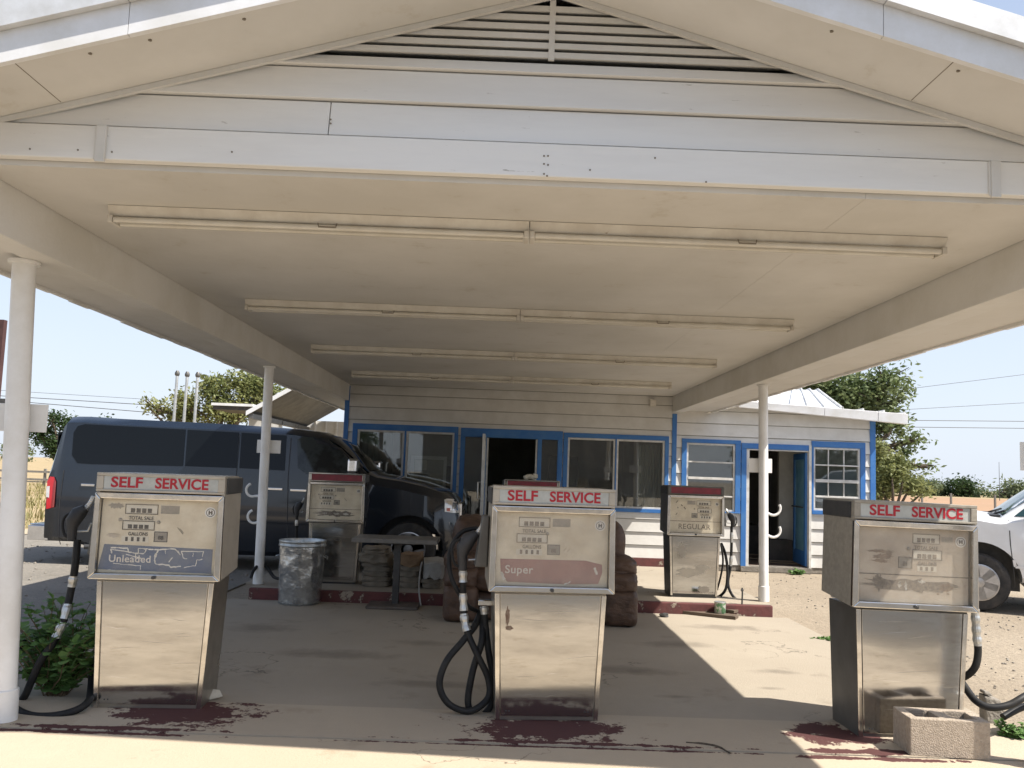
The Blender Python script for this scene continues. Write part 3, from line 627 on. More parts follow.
# leaf swung inwards, hinged on the right jamb
hx, ang = X1 - 0.055, rad(97)
dm = Matrix.Translation((hx, 0.03, 0)) @ Matrix.Rotation(-ang, 4, 'Z')
def dbox(g, a, b, z0, z1, t=0.02):
    p = [dm @ Vector(q) for q in ((-b, -t, z0), (-a, -t, z0), (-a, t, z0), (-b, t, z0), (-b, -t, z1), (-a, -t, z1), (-a, t, z1), (-b, t, z1))]
    g.hexa(p[:4], p[4:])
wd_, zt_ = 0.86, op[3] - 0.01
g = MB(); dbox(g, 0, 0.1, Z0 + .02, zt_); dbox(g, wd_ - 0.1, wd_, Z0 + .02, zt_); dbox(g, 0.1, wd_ - 0.1, zt_ - 0.1, zt_); dbox(g, 0.1, wd_ - 0.1, Z0 + .02, Z0 + .25)
dl = g.build('wing_door', 'blue_paint', house, bevel=0.003)
g = MB(); dbox(g, 0.1, wd_ - 0.1, Z0 + .25, zt_ - .1, 0.004); g.build('door_glass', 'blue_glass', dl)
g = MB(); q = [dm @ Vector((-t_, -0.05, 1.02)) for t_ in (0.05, 0.8)]; g.tube(q, 0.014, 8); g.build('push_bar', 'dark_metal', dl)
# rooms
g = MB(); D = 5.2
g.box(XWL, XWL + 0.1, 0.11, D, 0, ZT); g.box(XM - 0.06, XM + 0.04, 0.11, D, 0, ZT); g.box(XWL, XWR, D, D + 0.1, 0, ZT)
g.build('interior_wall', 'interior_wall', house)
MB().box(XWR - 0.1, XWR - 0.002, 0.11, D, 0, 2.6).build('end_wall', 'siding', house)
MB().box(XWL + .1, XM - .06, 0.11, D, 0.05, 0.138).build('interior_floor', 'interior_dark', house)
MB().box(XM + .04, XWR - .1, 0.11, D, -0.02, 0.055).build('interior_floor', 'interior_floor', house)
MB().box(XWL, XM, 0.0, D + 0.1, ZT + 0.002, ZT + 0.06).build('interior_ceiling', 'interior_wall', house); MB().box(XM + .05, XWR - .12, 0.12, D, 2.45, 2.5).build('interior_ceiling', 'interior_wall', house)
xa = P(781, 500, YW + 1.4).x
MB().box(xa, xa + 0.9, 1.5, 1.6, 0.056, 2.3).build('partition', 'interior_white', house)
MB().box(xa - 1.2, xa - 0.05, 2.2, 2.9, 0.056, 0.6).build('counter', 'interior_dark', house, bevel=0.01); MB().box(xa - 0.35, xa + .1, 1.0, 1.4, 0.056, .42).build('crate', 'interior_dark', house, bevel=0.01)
g = MB(); rnd = random.Random(3)
for i in range(5):
    a = rnd.uniform(-0.5, 0.5); cx, cy = xa - 0.2 + rnd.uniform(-.4, .4), 0.6 + i * 0.22; dx, dy = math.cos(a) * .45, math.sin(a) * .45
    g.prism([(cx - dx, cy - dy, .06 + i * .012), (cx + dx, cy + dy, .06 + i * .012), (cx + dx, cy + dy + .09, .06 + i * .012), (cx - dx, cy - dy + .09, .06 + i * .012)], (0, 0, .011))
g.build('floor_boards', 'wood_light', house)
# pale panels and curtain seen through the front windows
q = rect(361, 437, 379, 500, YW + 0.7); g = MB()
for k in range(3): g.box(q[0] + k * (q[1] - q[0]) / 3, q[0] + (k + 0.75) * (q[1] - q[0]) / 3, 0.7, 0.74, 0.3, q[3])
g.build('blind', 'curtain', house)
q = rect(410, 456, 446, 500, YW + 0.5); g = MB(); g.box(q[0], q[1], 0.5, 0.53, 0.3, q[3]); bd = g.build('display_board', 'interior_white', house)
g = MB(); g.box(q[0] + .06, q[1] - .05, 0.493, 0.498, 0.3, q[3] - .06); g.build('board_face', 'plate_grey', bd)
g = MB(); g.box(q[0] + .07, q[0] + 0.27, 0.487, 0.492, q[3] - .24, q[3] - .07); g.build('notice', 'paper', bd)
q = rect(638, 445, 664, 506, YW + 0.35); g = MB(); n = 18; y0 = 0.35
for k in range(n):
    a, b = q[0] + (q[1] - q[0]) * k / n, q[0] + (q[1] - q[0]) * (k + 1) / n; y1 = 0.35 + (0.05 if k % 2 else 0)
    g.quad((a, y0, .35), (b, y1, .35), (b, y1, q[3]), (a, y0, q[3])); y0 = y1
g.build('curtain', 'curtain', house)
MB().box(-0.6, 1.7, 2.0, 2.7, 0.14, 1.05).build('counter', 'interior_dark', house, bevel=0.01); MB().box(-2.2, -1.0, 3.6, 4.2, .14, 1.5).build('cabinet', 'interior_dark', house); MB().box(1.0, 1.6, 3.9, 4.5, .14, 1.8).build('cabinet', 'interior_dark', house)
p = P(652, 403.5, YW); g = MB(); g.box(p.x - 0.05, p.x + 0.05, -0.09, -0.02, p.z - 0.05, p.z + 0.06); g.build('alarm_box', 'fixture', house, bevel=0.01)
# wing roof with standing seams, white gutter
wr = MB(); ye = -0.26
ga, gb = P(739, 404.5, YW + ye), P(905, 419.5, YW + ye)
ra, rb = P(776, 389.5, YW + 2.1), P(818, 391.5, YW + 2.1); rz_ = (ra.z + rb.z) / 2
def seam_plane(g, A, B, C, D_, n, th=0.02):
    A, B, C, D_ = map(Vector, (A, B, C, D_)); up = Vector((0, 0, th))
    g.hexa([A, B, C, D_], [A + up, B + up, C + up, D_ + up])
    for i in range(n + 1):
        a = A.lerp(B, i / n); d_ = D_.lerp(C, i / n); s = (B - A).normalized() * 0.016; u2 = Vector((0, 0, th + 0.035)); u1 = up * 1.02
        g.hexa([a - s + u1, a + s + u1, d_ + s + u1, d_ - s + u1], [a - s * .6 + u2, a + s * .6 + u2, d_ + s * .6 + u2, d_ - s * .6 + u2])
zA, zB = ga.z + 0.05, gb.z + 0.07
xm_ = P(842, 412, YW + ye).x; zm = zA + (zB - zA) * (xm_ - ga.x) / (gb.x - ga.x)
seam_plane(wr, (ga.x - 0.0, ye, zA), (xm_, ye, zm), (rb.x, 2.1, rz_), (ra.x - .15, 2.1, rz_), 6)
seam_plane(wr, (xm_ + .01, ye, zm), (gb.x, ye, zB), (gb.x, D + .3, zB - 0.02), (xm_ + .01, D + .3, zm - 0.02), 3)
wr.prism([(rb.x, 2.1, rz_), (xm_, ye, zm), (xm_, D, zm)], (0.012, 0, 0))
seam_plane(wr, (ra.x - .15, 2.11, rz_), (rb.x, 2.11, rz_), (xm_, D + .3, zm), (ga.x, D + .3, zA), 6)
wr.build('wing_roof', 'roof_metal', house)
g = MB()
for a, b in ((0, 0.5), (0.502, 0.82), (0.823, 1)):
    p, q = ga.lerp(gb, a), ga.lerp(gb, b)
    h0, h1 = 0.052 + 0.03 * a, 0.052 + 0.03 * b
    g.hexa([(p.x, ye - .09, p.z - h0), (q.x, ye - .09, q.z - h1), (q.x, ye, q.z - h1), (p.x, ye, p.z - h0)], [(p.x, ye - .11, p.z + h0), (q.x, ye - .11, q.z + h1), (q.x, ye, q.z + h1), (p.x, ye, p.z + h0)])
g.build('gutter', 'gutter_metal', house, bevel=0.006)
g = MB(); g.hexa([(XM + .6, ye + .01, zA - .06), (gb.x - .05, ye + .01, zB - .09), (gb.x - .05, -.005, zB - .07), (XM + .3, -.005, zA - .04)], [(XM + .6, ye + .01, zA - .04), (gb.x - .05, ye + .01, zB - .07), (gb.x - .05, -.005, zB - .05), (XM + .3, -.005, zA - .02)])
g.build('wing_soffit', 'ceiling_paint', house)
p0, p1 = P(686, 412, YW - 0.06), P(742, 401, YW - .6)
g = MB(); g.tube([(p0.x + .35, -0.05, p0.z), (p1.x, ye - 0.0, p1.z - 0.06)], 0.02, 6); g.build('brace', 'alu', house)
MB().box(XWL - .02, XM, D + .1, D + .9, 0, ZT).build('rear_wall', 'siding', house)
# ------------------------------------------------------------------ fuel pumps
def inv_pts(o, pts):
    m = mx(o).inverted(); return [m @ Vector(p) for p in pts]
def pump(label, loc, rz, style, scale=1.0, mirror=False, group=None, tilt=0.0):
    t = thing('fuel_pump', label, 'fuel pump', loc, rz, group, scale, tilt)
    if scale > .95: t.scale = (scale * 1.04, scale, scale)
    s = -1 if mirror else 1                   # layout of the counters and the hose side
    # ---- pedestal
    g = MB(); g.hexa([(-.283, -.165, .02), (.283, -.165, .02), (.283, .175, .02), (-.283, .175, .02)], [(-.312, -.175, .736), (.312, -.175, .736), (.312, .185, .736), (-.312, .185, .736)])
    g.build('cabinet', style['side'], t, bevel=0.004)
    MB().box(-.275, .275, -.158, .17, 0, .019).build('plinth', 'dark_metal', t)
    def plate(u0, u1, z0, z1, y0, th):
        hw = lambda z: .283 + .029 * (z - .02) / .716
        yf = lambda z: -.165 - .010 * (z - .02) / .716 - y0
        a0, a1, b0, b1 = hw(z0) * u0, hw(z0) * u1, hw(z1) * u0, hw(z1) * u1
        g = MB(); return g.hexa([(a0, yf(z0) - th, z0), (a1, yf(z0) - th, z0), (a1, yf(z0), z0), (a0, yf(z0), z0)], [(b0, yf(z1) - th, z1), (b1, yf(z1) - th, z1), (b1, yf(z1), z1), (b0, yf(z1), z1)])
    dpn = plate(-.90, .90, .045, .728, .001, .006).build('front_panel', 'steel', t, bevel=0.0025)
    plate(-1.0, -.915, .022, .728, .001, .008).build('edge_strip', 'chrome_trim', t, bevel=0.0025); plate(.915, 1.0, .022, .728, .001, .008).build('edge_strip', 'chrome_trim', t, bevel=0.0025)
    g = MB()
    for u in (-.80, -.74, .74, .80): g.lathe([(.0005, -.174), (.0045, -.1735), (.0045, -.170)], (u * .283, 0, .072), 8, 'y')
    g.build('screw_heads', 'dark_metal', dpn)
    rs = random.Random(int(loc[0] * 100))
    for k in range(9):
        cx, cz, L_ = rs.uniform(-.22, .22), rs.uniform(.12, .68), rs.uniform(.03, .13); dz = rs.uniform(-.012, .012)
        yq = -.165 - .010 * (cz - .02) / .716 - .0075
        MB().prism([(cx - L_, yq, cz - dz), (cx, yq, cz + dz * .4 - .0012), (cx + L_, yq, cz + dz), (cx, yq, cz + dz * .4 + .0012)], (0, .0006, 0)).build('scratch', 'steel_side' if k % 3 else 'chrome', dpn)
    if style.get('smear'):
        for (cx, cz, rx, rz_, sd) in style['smear']:
            MB().prism(disc_poly(cx, cz, -.1815, rx, rz_, 26, .3, sd), (0, .0012, 0)).build('stain', style.get('smearm', 'steel_side'), dpn)
    # ---- computer head
    g = MB(); y0, y1 = -.205, .205
    g.prism([(-.35, y0, .742), (-.35, y1, .775), (-.342, y1, 1.335), (-.342, y0, 1.335)], (.02, 0, 0))
    g.prism([(.33, y0, .742), (.33, y1, .775), (.322, y1, 1.335), (.322, y0, 1.335)], (.02, 0, 0))
    g.prism([(-.33, y0 + .02, .746), (.33, y0 + .02, .746), (.33, y1, .779), (-.33, y1, .779)], (0, 0, .012))
    hd = g.build('head', style['head'], t, bevel=0.004)
    g = MB(); g.box(-.325, .325, y0 + .012, y1 - .004, 1.318, 1.342); g.box(-.325, .325, y1 - .02, y1 - .003, .79, 1.317); g.build('head_cover', style['head'], t, bevel=0.005)
    for sx in (-1, 1):      # dark end caps of the topper
        g = MB(); xx = .3455 * sx; g.hexa([(xx - .006, y0 + .03, 1.238), (xx + .006, y0 + .03, 1.238), (xx + .006, y1 - .005, 1.238), (xx - .006, y1 - .005, 1.238)], [(xx - .006, y0 + .03, 1.33), (xx + .006, y0 + .03, 1.33), (xx + .006, y1 - .005, 1.33), (xx - .006, y1 - .005, 1.33)])
        g.build('end_cap', 'dark_metal', hd, bevel=0.002)
    # topper sign
    g = MB(); g.box(-.343, .343, y0 - .012, y0 + .010, 1.325, 1.343); g.box(-.343, .343, y0 - .012, y0 + .010, 1.236, 1.249)
    g.box(-.343, -.307, y0 - .0115, y0 + .010, 1.2495, 1.3245); g.box(.307, .343, y0 - .0115, y0 + .010, 1.2495, 1.3245)
    tf = g.build('sign_frame', style['head'], t, bevel=0.003)
    sp = MB().box(-.3065, .3065, y0 - .004, y0 + .006, 1.2495, 1.3245).build('sign_panel', style['topper'], t)
    if style.get('topper_text'):
        tx = style.get('tx', 0)
        text('lettering', 'SELF', .082, 'sign_red', sp, (-.172 + tx, y0 - .0055, 1.287), fat=.0020, width=.168)
        text('lettering', 'SERVICE', .082, 'sign_red', sp, (.122 + tx, y0 - .0055, 1.287), fat=.0020, width=.286)
    # bezel
    X, zb, zt = .350, .742, 1.230; w0, w1 = .036, .034
    yb0, yb1 = y0 - .018, y0 + .012
    g = MB()
    for (poly) in ([(-X, zb), (X, zb), (X - w0, zb + w1), (-X + w0, zb + w1)], [(-X + .006, zt), (-X + w0, zt - w1), (X - w0, zt - w1), (X - .006, zt)],
                   [(-X, zb + .0008), (-X + w0 - .0008, zb + w1), (-X + w0 - .0008, zt - w1), (-X + .006, zt - .0008)], [(X, zb + .0008), (X - .006, zt - .0008), (X - w0 + .0008, zt - w1), (X - w0 + .0008, zb + w1)]):
        g.prism([(p[0], yb0, p[1]) for p in poly], (0, yb1 - yb0, 0))
    bz = g.build('bezel', 'chrome_trim', t, bevel=0.005)
    g = MB(); g.lathe([(.0005, -.014), (.011, -.012), (.011, 0)], (0, yb0, zb + .017), 14, 'y'); g.build('lock', 'dark_metal', bz)
    # dial
    fx0, fx1, fz0, fz1 = -.314, .314, zb + .034, zt - .034
    yd = y0 + .028
    df = MB().box(fx0, fx1, yd, yd + .008, fz0, fz1).build('dial_face', style['dial'], t)
    U = lambda u: (fx0 + (fx1 - fx0) * u); V = lambda v: fz1 - (fz1 - fz0) * v
    yl = yd - .0012
    def rbox(nm, u0, u1, v0, v1, m, y=yl, th=.0012):
        return MB().box(min(U(u0), U(u1)), max(U(u0), U(u1)), y, y + th - .0002, V(v1), V(v0)).build(nm, m, df)
    def frame(nm, u0, u1, v0, v1, m, th=.0035):
        a, b = min(U(u0), U(u1)), max(U(u0), U(u1)); e, f = V(v1), V(v0); g = MB()
        g.box(a, b, yl - .002, yl, e, e + th); g.box(a, b, yl - .002, yl, f - th, f); g.box(a, a + th, yl - .002, yl, e + th, f - th); g.box(b - th, b, yl - .002, yl, e + th, f - th)
        g.build(nm, m, df)
    L = style['layout']; ink = style['ink']
    for key, cap in (('sale', 'TOTAL SALE'), ('gal', 'GALLONS')):
        u0, u1, v0, v1 = L[key]; frame('counter_frame', u0, u1, v0, v1, ink)
        rbox('counter_window', u0 + .01, u1 - .01, v0 + .015, v1 - .015, 'counter_white')
        um = (u0 + u1) / 2
        for k in range(4):
            a = u0 + (u1 - u0) * (.17 + .17 * k); rbox('digit_wheel', a, a + (u1 - u0) * .13, v0 + (v1 - v0) * .42, v0 + (v1 - v0) * .86, ink, yl - .0012)
        text('caption', cap, .028, ink, df, (U(um), yl - .0005, V(v1 + .055)), xs=.85, fat=.0004)
    u0, u1, v0, v1 = L['price']; rbox('price_window', u0, u1, v0, v1, 'counter_white')
    for k in range(L.get('np', 3)): a = u0 + (u1 - u0) * (.14 + k * .86 / L.get('np', 3)); rbox('price_digit', a, a + .022, v0 + .012, v1 - .012, ink, yl - .0012)
    if 'plate' in L: rbox('rating_plate', *L['plate'], 'plate_grey'); 
    u0, u1, v0, v1 = L['box']; rbox('grade_window', u0, u1, v0, v1, 'plate_grey'); frame('window_frame', u0, u1, v0, v1, ink); text('grade_code', '88' if style['dial'] == 'dial_cream' else '81', .03, ink, df, (U((u0 + u1) / 2), yl - .002, V(v0 + (v1 - v0) * .6)), fat=.0006)
    for (u, v) in L.get('knobs', []):
        g = MB(); g.lathe([(.0005, -.008), (.009, -.006), (.010, 0)], (U(u), yl, V(v)), 14, 'y'); g.build('knob', 'plate_grey', df)
    if 'badge' in L:
        u, v = L['badge']; c_ = (U(u), yl, V(v)); r = .030 if style.get('bigbadge', True) else .022
        g = MB(); g.lathe([(.0005, -.0022), (r, -.002), (r, 0)], c_, 24, 'y'); bd = g.build('badge', 'badge_white', df)
        g = MB(); n = 24
        for k in range(n):
            a, b = 2 * math.pi * k / n, 2 * math.pi * (k + 1) / n
            g.quad(*[(c_[0] + q * math.cos(w_), yl - .0026, c_[2] + q * math.sin(w_)) for q, w_ in ((r * .80, a), (r * .80, b), (r * .66, b), (r * .66, a))])
        g.box(c_[0] - .011, c_[0] - .003, yl - .003, yl - .0024, c_[2] - .012, c_[2] + .012); g.box(c_[0] + .003, c_[0] + .011, yl - .003, yl - .0024, c_[2] - .012, c_[2] + .012); g.box(c_[0] - .003, c_[0] + .003, yl - .003, yl - .0024, c_[2] - .004, c_[2] + .004)
        g.build('badge_mark', 'ink', bd)
    for (u0, v0, u1, v1, w_) in L.get('scratch', []):
        a, b = Vector((U(u0), yl, V(v0))), Vector((U(u1), yl, V(v1))); n_ = (b - a).cross(Vector((0, 1, 0))).normalized() * w_
        MB().prism([a - n_, b - n_, b + n_, a + n_], (0, -.0008, 0)).build('scratch', ink, df)
    for (u, v, ru, rv, sd, m) in L.get('stain', []):
        MB().prism(disc_poly(U(u), V(v), yl - .0004, ru * .628, rv * .42, 40, .38, sd), (0, .0004, 0)).build('stain', m, df)
    # grade panel
    gp = None
    if 'panel' in L:
        poly, m = L['panel']
        gp = MB().prism([(U(u), yl - .0006, V(v)) for u, v in poly], (0, .0006, 0)).build('grade_panel', m, t)
        for ln in L.get('cracks', []):
            w_ = ln[0]; pts = [Vector((U(u), yl - .0012, V(v))) for u, v in ln[1]]
            rnd = random.Random(len(pts) * 7 + int(w_ * 1e4)); fine = []
            for a, b in zip(pts[:-1], pts[1:]):
                for k in range(4): fine.append(a.lerp(b, k / 4) + Vector((rnd.uniform(-.002, .002), 0, rnd.uniform(-.002, .002))))
            fine.append(pts[-1]); g = MB()
            for a, b in zip(fine[:-1], fine[1:]):
                n_ = (b - a).cross(Vector((0, 1, 0))).normalized() * w_ * rnd.uniform(.6, 1.5); ex = (b - a).normalized() * w_ * .5
                g.prism([a - n_ - ex, b - n_ + ex, b + n_ + ex, a + n_ - ex], (0, -.0006, 0))
            g.build('paint_crack', 'peel', gp)
        if 'gtext' in L:
            s_, size, u, v, m2 = L['gtext']; text('grade_lettering', s_, size, m2, gp, (U(u), yl - .0016, V(v)), align='LEFT', fat=.0007, spacing=1.06)
    if 'ledge' in L:
        v = L['ledge']; rbox('panel_edge', .0, 1.0, v - .008, v + .008, 'faded_ink')
    MB().box(fx0 + .001, fx1 - .001, y0 + .004, y0 + .007, fz0 + .001, fz1 - .001).build('glass_pane', style['glass'], t)
    # nozzle boot on the hose side
    xs = -s
    g = MB(); xa = .352 * xs
    g.hexa([(min(xa, xa + .07 * xs), -.06, .86), (max(xa, xa + .07 * xs), -.06, .86), (max(xa, xa + .07 * xs), .10, .86), (min(xa, xa + .07 * xs), .10, .86)], [(min(xa, xa + .035 * xs), -.06, 1.16), (max(xa, xa + .035 * xs), -.06, 1.16), (max(xa, xa + .035 * xs), .10, 1.16), (min(xa, xa + .035 * xs), .10, 1.16)])
    g.build('nozzle_boot', 'grey_side', t, bevel=0.006)
    return t
def nozzle(t, x, z, y, xs, up=1.0, s=1.0):
    """automatic nozzle hanging in its boot: body, grip, lever guard, ribbed spout; hose end points down"""
    q = lambda dx, dz: Vector((x + xs * dx * s, y, z + dz * s))
    g = MB(); g.tube([q(.045, -.11), q(.05, -.04), q(.045, .0), q(.02, .045), q(-.015, .075)], [.024, .030, .043, .044, .024], 12)
    nb = g.build('nozzle', 'black_plastic', t, smooth=True)
    g = MB(); g.tube(smooth_path([q(.03, .05), q(.085, .03), (q(.10, -.02)), q(.085, -.08), q(.05, -.10)], 5), .008, 8); g.build('lever_guard', 'rubber', nb, smooth=True)
    g = MB(); pts = smooth_path([q(-.012, .07), q(-.035, .10), q(-.052, .14)], 8); g.tube(pts, [.013 + (.0025 if i % 2 else 0) for i in range(len(pts))], 10); g.build('spout', 'alu', nb)
    g = MB(); g.tube([q(.02, -.06), q(-.035, -.055), q(-.05, -.01)], .006, 6); g.build('hook_bar', 'alu', nb, smooth=True)
    return nb
def hose(t, pts, r, joints=(), nm='hose', k=8):
    pp = smooth_path(pts, k); g = MB(); g.tube(pp, r, 10); h = g.build(nm, 'rubber', t, smooth=True)
    for (a, b, m, rr) in joints:
        i, j = int(a * (len(pp) - 1)), int(b * (len(pp) - 1)) + 1
        seg = pp[i:j + 1]
        if len(seg) < 2: continue
        q = [seg[0], seg[0].lerp(seg[1], .5)] + seg[1:]; n = len(q)
        g = MB(); g.tube(q, [rr * (.92 + .16 * ((n_ // 2) % 2)) for n_ in range(n)], 12); g.build('coupling', m, h)
    return h
LAY = dict(sale=(.195, .475, .07, .205), gal=(.18, .455, .295, .42), price=(.18, .41, .505, .585), np=4, plate=(.497, .657, .08, .19), box=(.455, .57, .435, .575),
           knobs=[(.16, .287), (.485, .308)], badge=(.925, .155), scratch=[(.65, .37, .70, .46, .0012), (.67, .385, .705, .445, .001)])
def flip(L):
    q = dict(L)
    for k in ('sale', 'gal', 'price', 'plate', 'box'):
        if k in L: u0, u1, v0, v1 = L[k]; q[k] = (1 - u1, 1 - u0, v0, v1)
    return q
CR = [(.0028, [(.10, .665), (.24, .67), (.25, .72), (.10, .69), (.11, .74)]), (.0022, [(.25, .72), (.33, .735), (.38, .735), (.40, .67), (.33, .665), (.33, .735), (.31, .74), (.31, .80)]), (.0028, [(.40, .67), (.50, .68), (.485, .74), (.475, .80), (.485, .87), (.60, .885), (.62, .91), (.70, .895)]),
      (.005, [(.484, .74), (.478, .775)]), (.0025, [(.50, .68), (.64, .66), (.69, .74)]), (.0032, [(.64, .66), (.675, .71)]), (.0018, [(.70, .69), (.72, .785), (.75, .79)]), (.0018, [(.70, .69), (.89, .69), (.88, .755)]), (.0014, [(.56, .68), (.565, .73)]), (.0018, [(.60, .84), (.625, .78)]),
      (.0018, [(.73, .91), (.83, .88), (.83, .81), (.88, .79)]), (.0012, [(.80, .71), (.80, .76)]), (.0015, [(.13, .875), (.22, .89), (.36, .90), (.36, .95)]), (.002, [(.09, .965), (.15, .97)]), (.0016, [(.23, .75), (.36, .80)])]
grp = 'self service pumps on the front island'
# left front pump (regular unleaded grade, blue cracked panel)
L1 = dict(LAY); L1['panel'] = ([(.04, .62), (.965, .655), (.965, .985), (.0, .96)], 'blue_panel'); L1['cracks'] = CR; L1['gtext'] = ('Unleaded', .056, .085, .815, 'pale_text'); L1['stain'] = [(.12, .10, .06, .035, 3, 'plate_grey'), (.11, .50, .05, .03, 5, 'dial_grey')]
ST1 = dict(side='steel_side', head='head_tan', topper='sign_white', topper_text=True, dial='dial_cream', ink='ink', layout=L1, glass='dial_glass', tx=-.012)
p0 = G(146, 709); k1 = 1.0
pA = pump('self service pump with the cracked blue Unleaded panel, beside the green weed', (p0.x - .008, p0.y + .17, -.020), rad(4.6), ST1, 1.0, False, grp)
L2 = dict(LAY); L2['panel'] = ([(.04, .645), (.80, .64), (.95, .69), (.955, .80), (.92, .955), (.62, .97), (.11, .955), (.05, .84)], 'pink_panel'); L2['gtext'] = ('Super', .064, .085, .79, 'pale_text')
L2['cracks'] = [(.006, [(.055, .83), (.065, .87), (.082, .92)]), (.005, [(.885, .74), (.905, .82)]), (.003, [(.62, .97), (.66, .945), (.665, .93)])]
L2['knobs'] = [(.455, .29)]; L2['scratch'] = [(.60, .52, .63, .47, .0008), (.635, .53, .66, .48, .0008)]
ST2 = dict(side='steel_side', head='head_tan', topper='sign_white', topper_text=True, dial='dial_cream', ink='faded_ink', layout=L2, glass='dial_glass_dusty', smear=[(-.235, .60, .012, .05, 4), (-.225, .535, .02, .012, 6)], smearm='rust_stain', tx=-.006)
p0 = G(546, 721.5)
pB = pump('self service pump with the faded pink Super panel and a looped black hose', (p0.x - .008, p0.y + .17, -.016), rad(4.0), ST2, 1.0, False, grp)
L3 = flip(LAY); L3.update(sale=(.50, .745, .07, .205), gal=(.50, .765, .285, .42), price=(.545, .715, .50, .575), np=3, box=(.375, .50, .39, .545), knobs=[(.465, .28)], badge=(.93, .155), plate=(.76, .86, .10, .17), scratch=[],
                          stain=[(.22, .33, .11, .022, 9, 'rust_stain'), (.24, .40, .09, .035, 12, 'rust_stain'), (.22, .46, .07, .022, 13, 'rust_stain'), (.29, .37, .025, .06, 19, 'rust_stain'), (.44, .77, .37, .085, 15, 'faded_ink'), (.20, .74, .05, .10, 23, 'faded_ink'), (.80, .78, .06, .05, 17, 'rust_stain'), (.39, .76, .016, .04, 2, 'peel'), (.445, .78, .012, .06, 8, 'peel'), (.585, .715, .03, .02, 4, 'peel'), (.82, .86, .012, .012, 4, 'rust_stain'), (.73, .87, .01, .012, 4, 'rust_stain')], ledge=.635)
ST3 = dict(side='grey_side', head='plate_grey', topper='sign_white', topper_text=True, dial='dial_grey', ink='faded_ink', layout=L3, glass='dial_glass_dusty', tx=.0)
p0 = G(908, 738.5)
pC = pump('self service pump with a blank stained dial standing behind the hollow concrete block', (p0.x + .008, p0.y + .17, -.026), rad(1.5), ST3, 1.0, True, grp, tilt=rad(.9))
# old pumps on the rear island
grp2 = 'old red topped pumps on the rear island'
def rear(label, px, py, rz, L, mirror, side):
    st = dict(side=side, head='steel' if not mirror else 'grey_side', topper='topper_red', dial='dial_cream', ink='ink', layout=L, glass='dial_glass', bigbadge=False)
    if mirror: st['smear'] = [(-.05, .30, .16, .055, 5), (.1, .36, .09, .03, 6), (-.16, .56, .05, .09, 7), (.12, .10, .08, .04, 9)]
    p0 = G(px, py, .12)
    return pump(label, (p0.x, p0.y + .155, .118), rz, st, .905, mirror, grp2)
L4 = dict(LAY); L4['stain'] = [(.52, .83, .40, .075, 31, 'faded_ink'), (.30, .82, .04, .03, 2, 'peel'), (.52, .83, .05, .03, 3, 'peel'), (.70, .835, .05, .03, 4, 'peel')]; L4['ledge'] = .70
pD = rear('old red topped pump between the dented trash can and the dark van', 331, 583.5, rad(3), L4, False, 'steel_side')
pE = rear('old red topped pump hidden behind the Super pump and the brown sofa', 528, 590, rad(2), LAY, False, 'steel_side')
L6 = flip(LAY); L6['panel'] = ([(.0, .68), (1.0, .68), (1.0, .99), (.0, .99)], 'dial_cream'); L6['gtext'] = ('REGULAR', .088, .17, .83, 'faded_ink'); L6['ledge'] = .67
L6['scratch'] = [(.12, .15, .16, .09, .004), (.22, .20, .25, .24, .005), (.28, .26, .31, .33, .005), (.12, .50, .15, .44, .003)]
pF = rear('old red topped pump marked REGULAR beside the slim white post', 693.5, 597.5, rad(1.0), L6, True, 'dark_metal')
# hoses (points were read off the photo and put at the depth of each pump)
def hp(t, seq, Y): return inv_pts(t, [P(px, py, Y + dy) for px, py, dy in seq])
def noz_at(t, px, py, Y, xs, s=1.0):
    q = inv_pts(t, [P(px, py, Y)])[0]; return nozzle(t, q.x, q.z, q.y, xs, 1, s)
YA = pA.location.y
noz_at(pA, 82, 521, YA + .02, -1, 1.05)
hose(pA, hp(pA, [(77.5, 540, .02), (75, 567, .0), (71, 590, .0), (64, 619, -.05), (53, 643, -.08), (40, 662, -.1), (31, 682, -.1), (24, 697, -.08), (14, 706, .02)], YA), .0205, [(.18, .22, 'alu', .024), (.32, .36, 'alu', .023), (.40, .46, 'alu', .024)])
hose(pA, hp(pA, [(24, 640, .15), (15, 660, -.02), (8, 684, -.16), (10, 703, -.27), (27, 714.5, -.34), (51, 716, -.36), (74, 711, -.33), (88, 702, -.25), (91, 690, -.1), (93, 660, .15)], YA), .0205)
YB = pB.location.y
noz_at(pB, 473, 548, YB, -1, 1.2)
MBp = hp(pB, [(463, 566, 0), (463, 582, 0), (463.5, 605, 0), (466, 628, -.02), (476, 652, -.05), (488, 678, -.06), (488, 698, -.08), (470, 711, -.1), (449, 704, -.12), (439.5, 685, -.12), (446, 662, -.1), (462, 642, -.05), (474, 627, .02), (481, 612, .1)], YB)
hose(pB, MBp, .0195, [(.03, .07, 'alu', .023), (.12, .17, 'alu', .022), (.19, .235, 'alu', .024)])
hose(pB, hp(pB, [(484, 606, .05), (485.5, 626, .04), (489, 655, .02), (494, 684, 0), (490, 707, -.02), (476, 718, -.04), (468, 703, -.04), (473, 670, -.03), (482, 640, 0), (482, 612, .1)], YB), .0195, [(.0, .05, 'alu', .024)])
hose(pB, hp(pB, [(478, 528, .06), (462, 532, .06), (450.5, 549, .05), (450, 572, .03), (457, 590, .02), (468, 606, .06), (480, 612, .12)], YB), .014, nm='vapour_hose')
q = inv_pts(pB, [P(484, 603, YB + .05)])[0]
MB().box(q.x - .035, q.x + .05, q.y - .03, q.y + .03, q.z - .012, q.z + .02).build('outlet_bracket', 'steel', pB, bevel=.004)
YC = pC.location.y
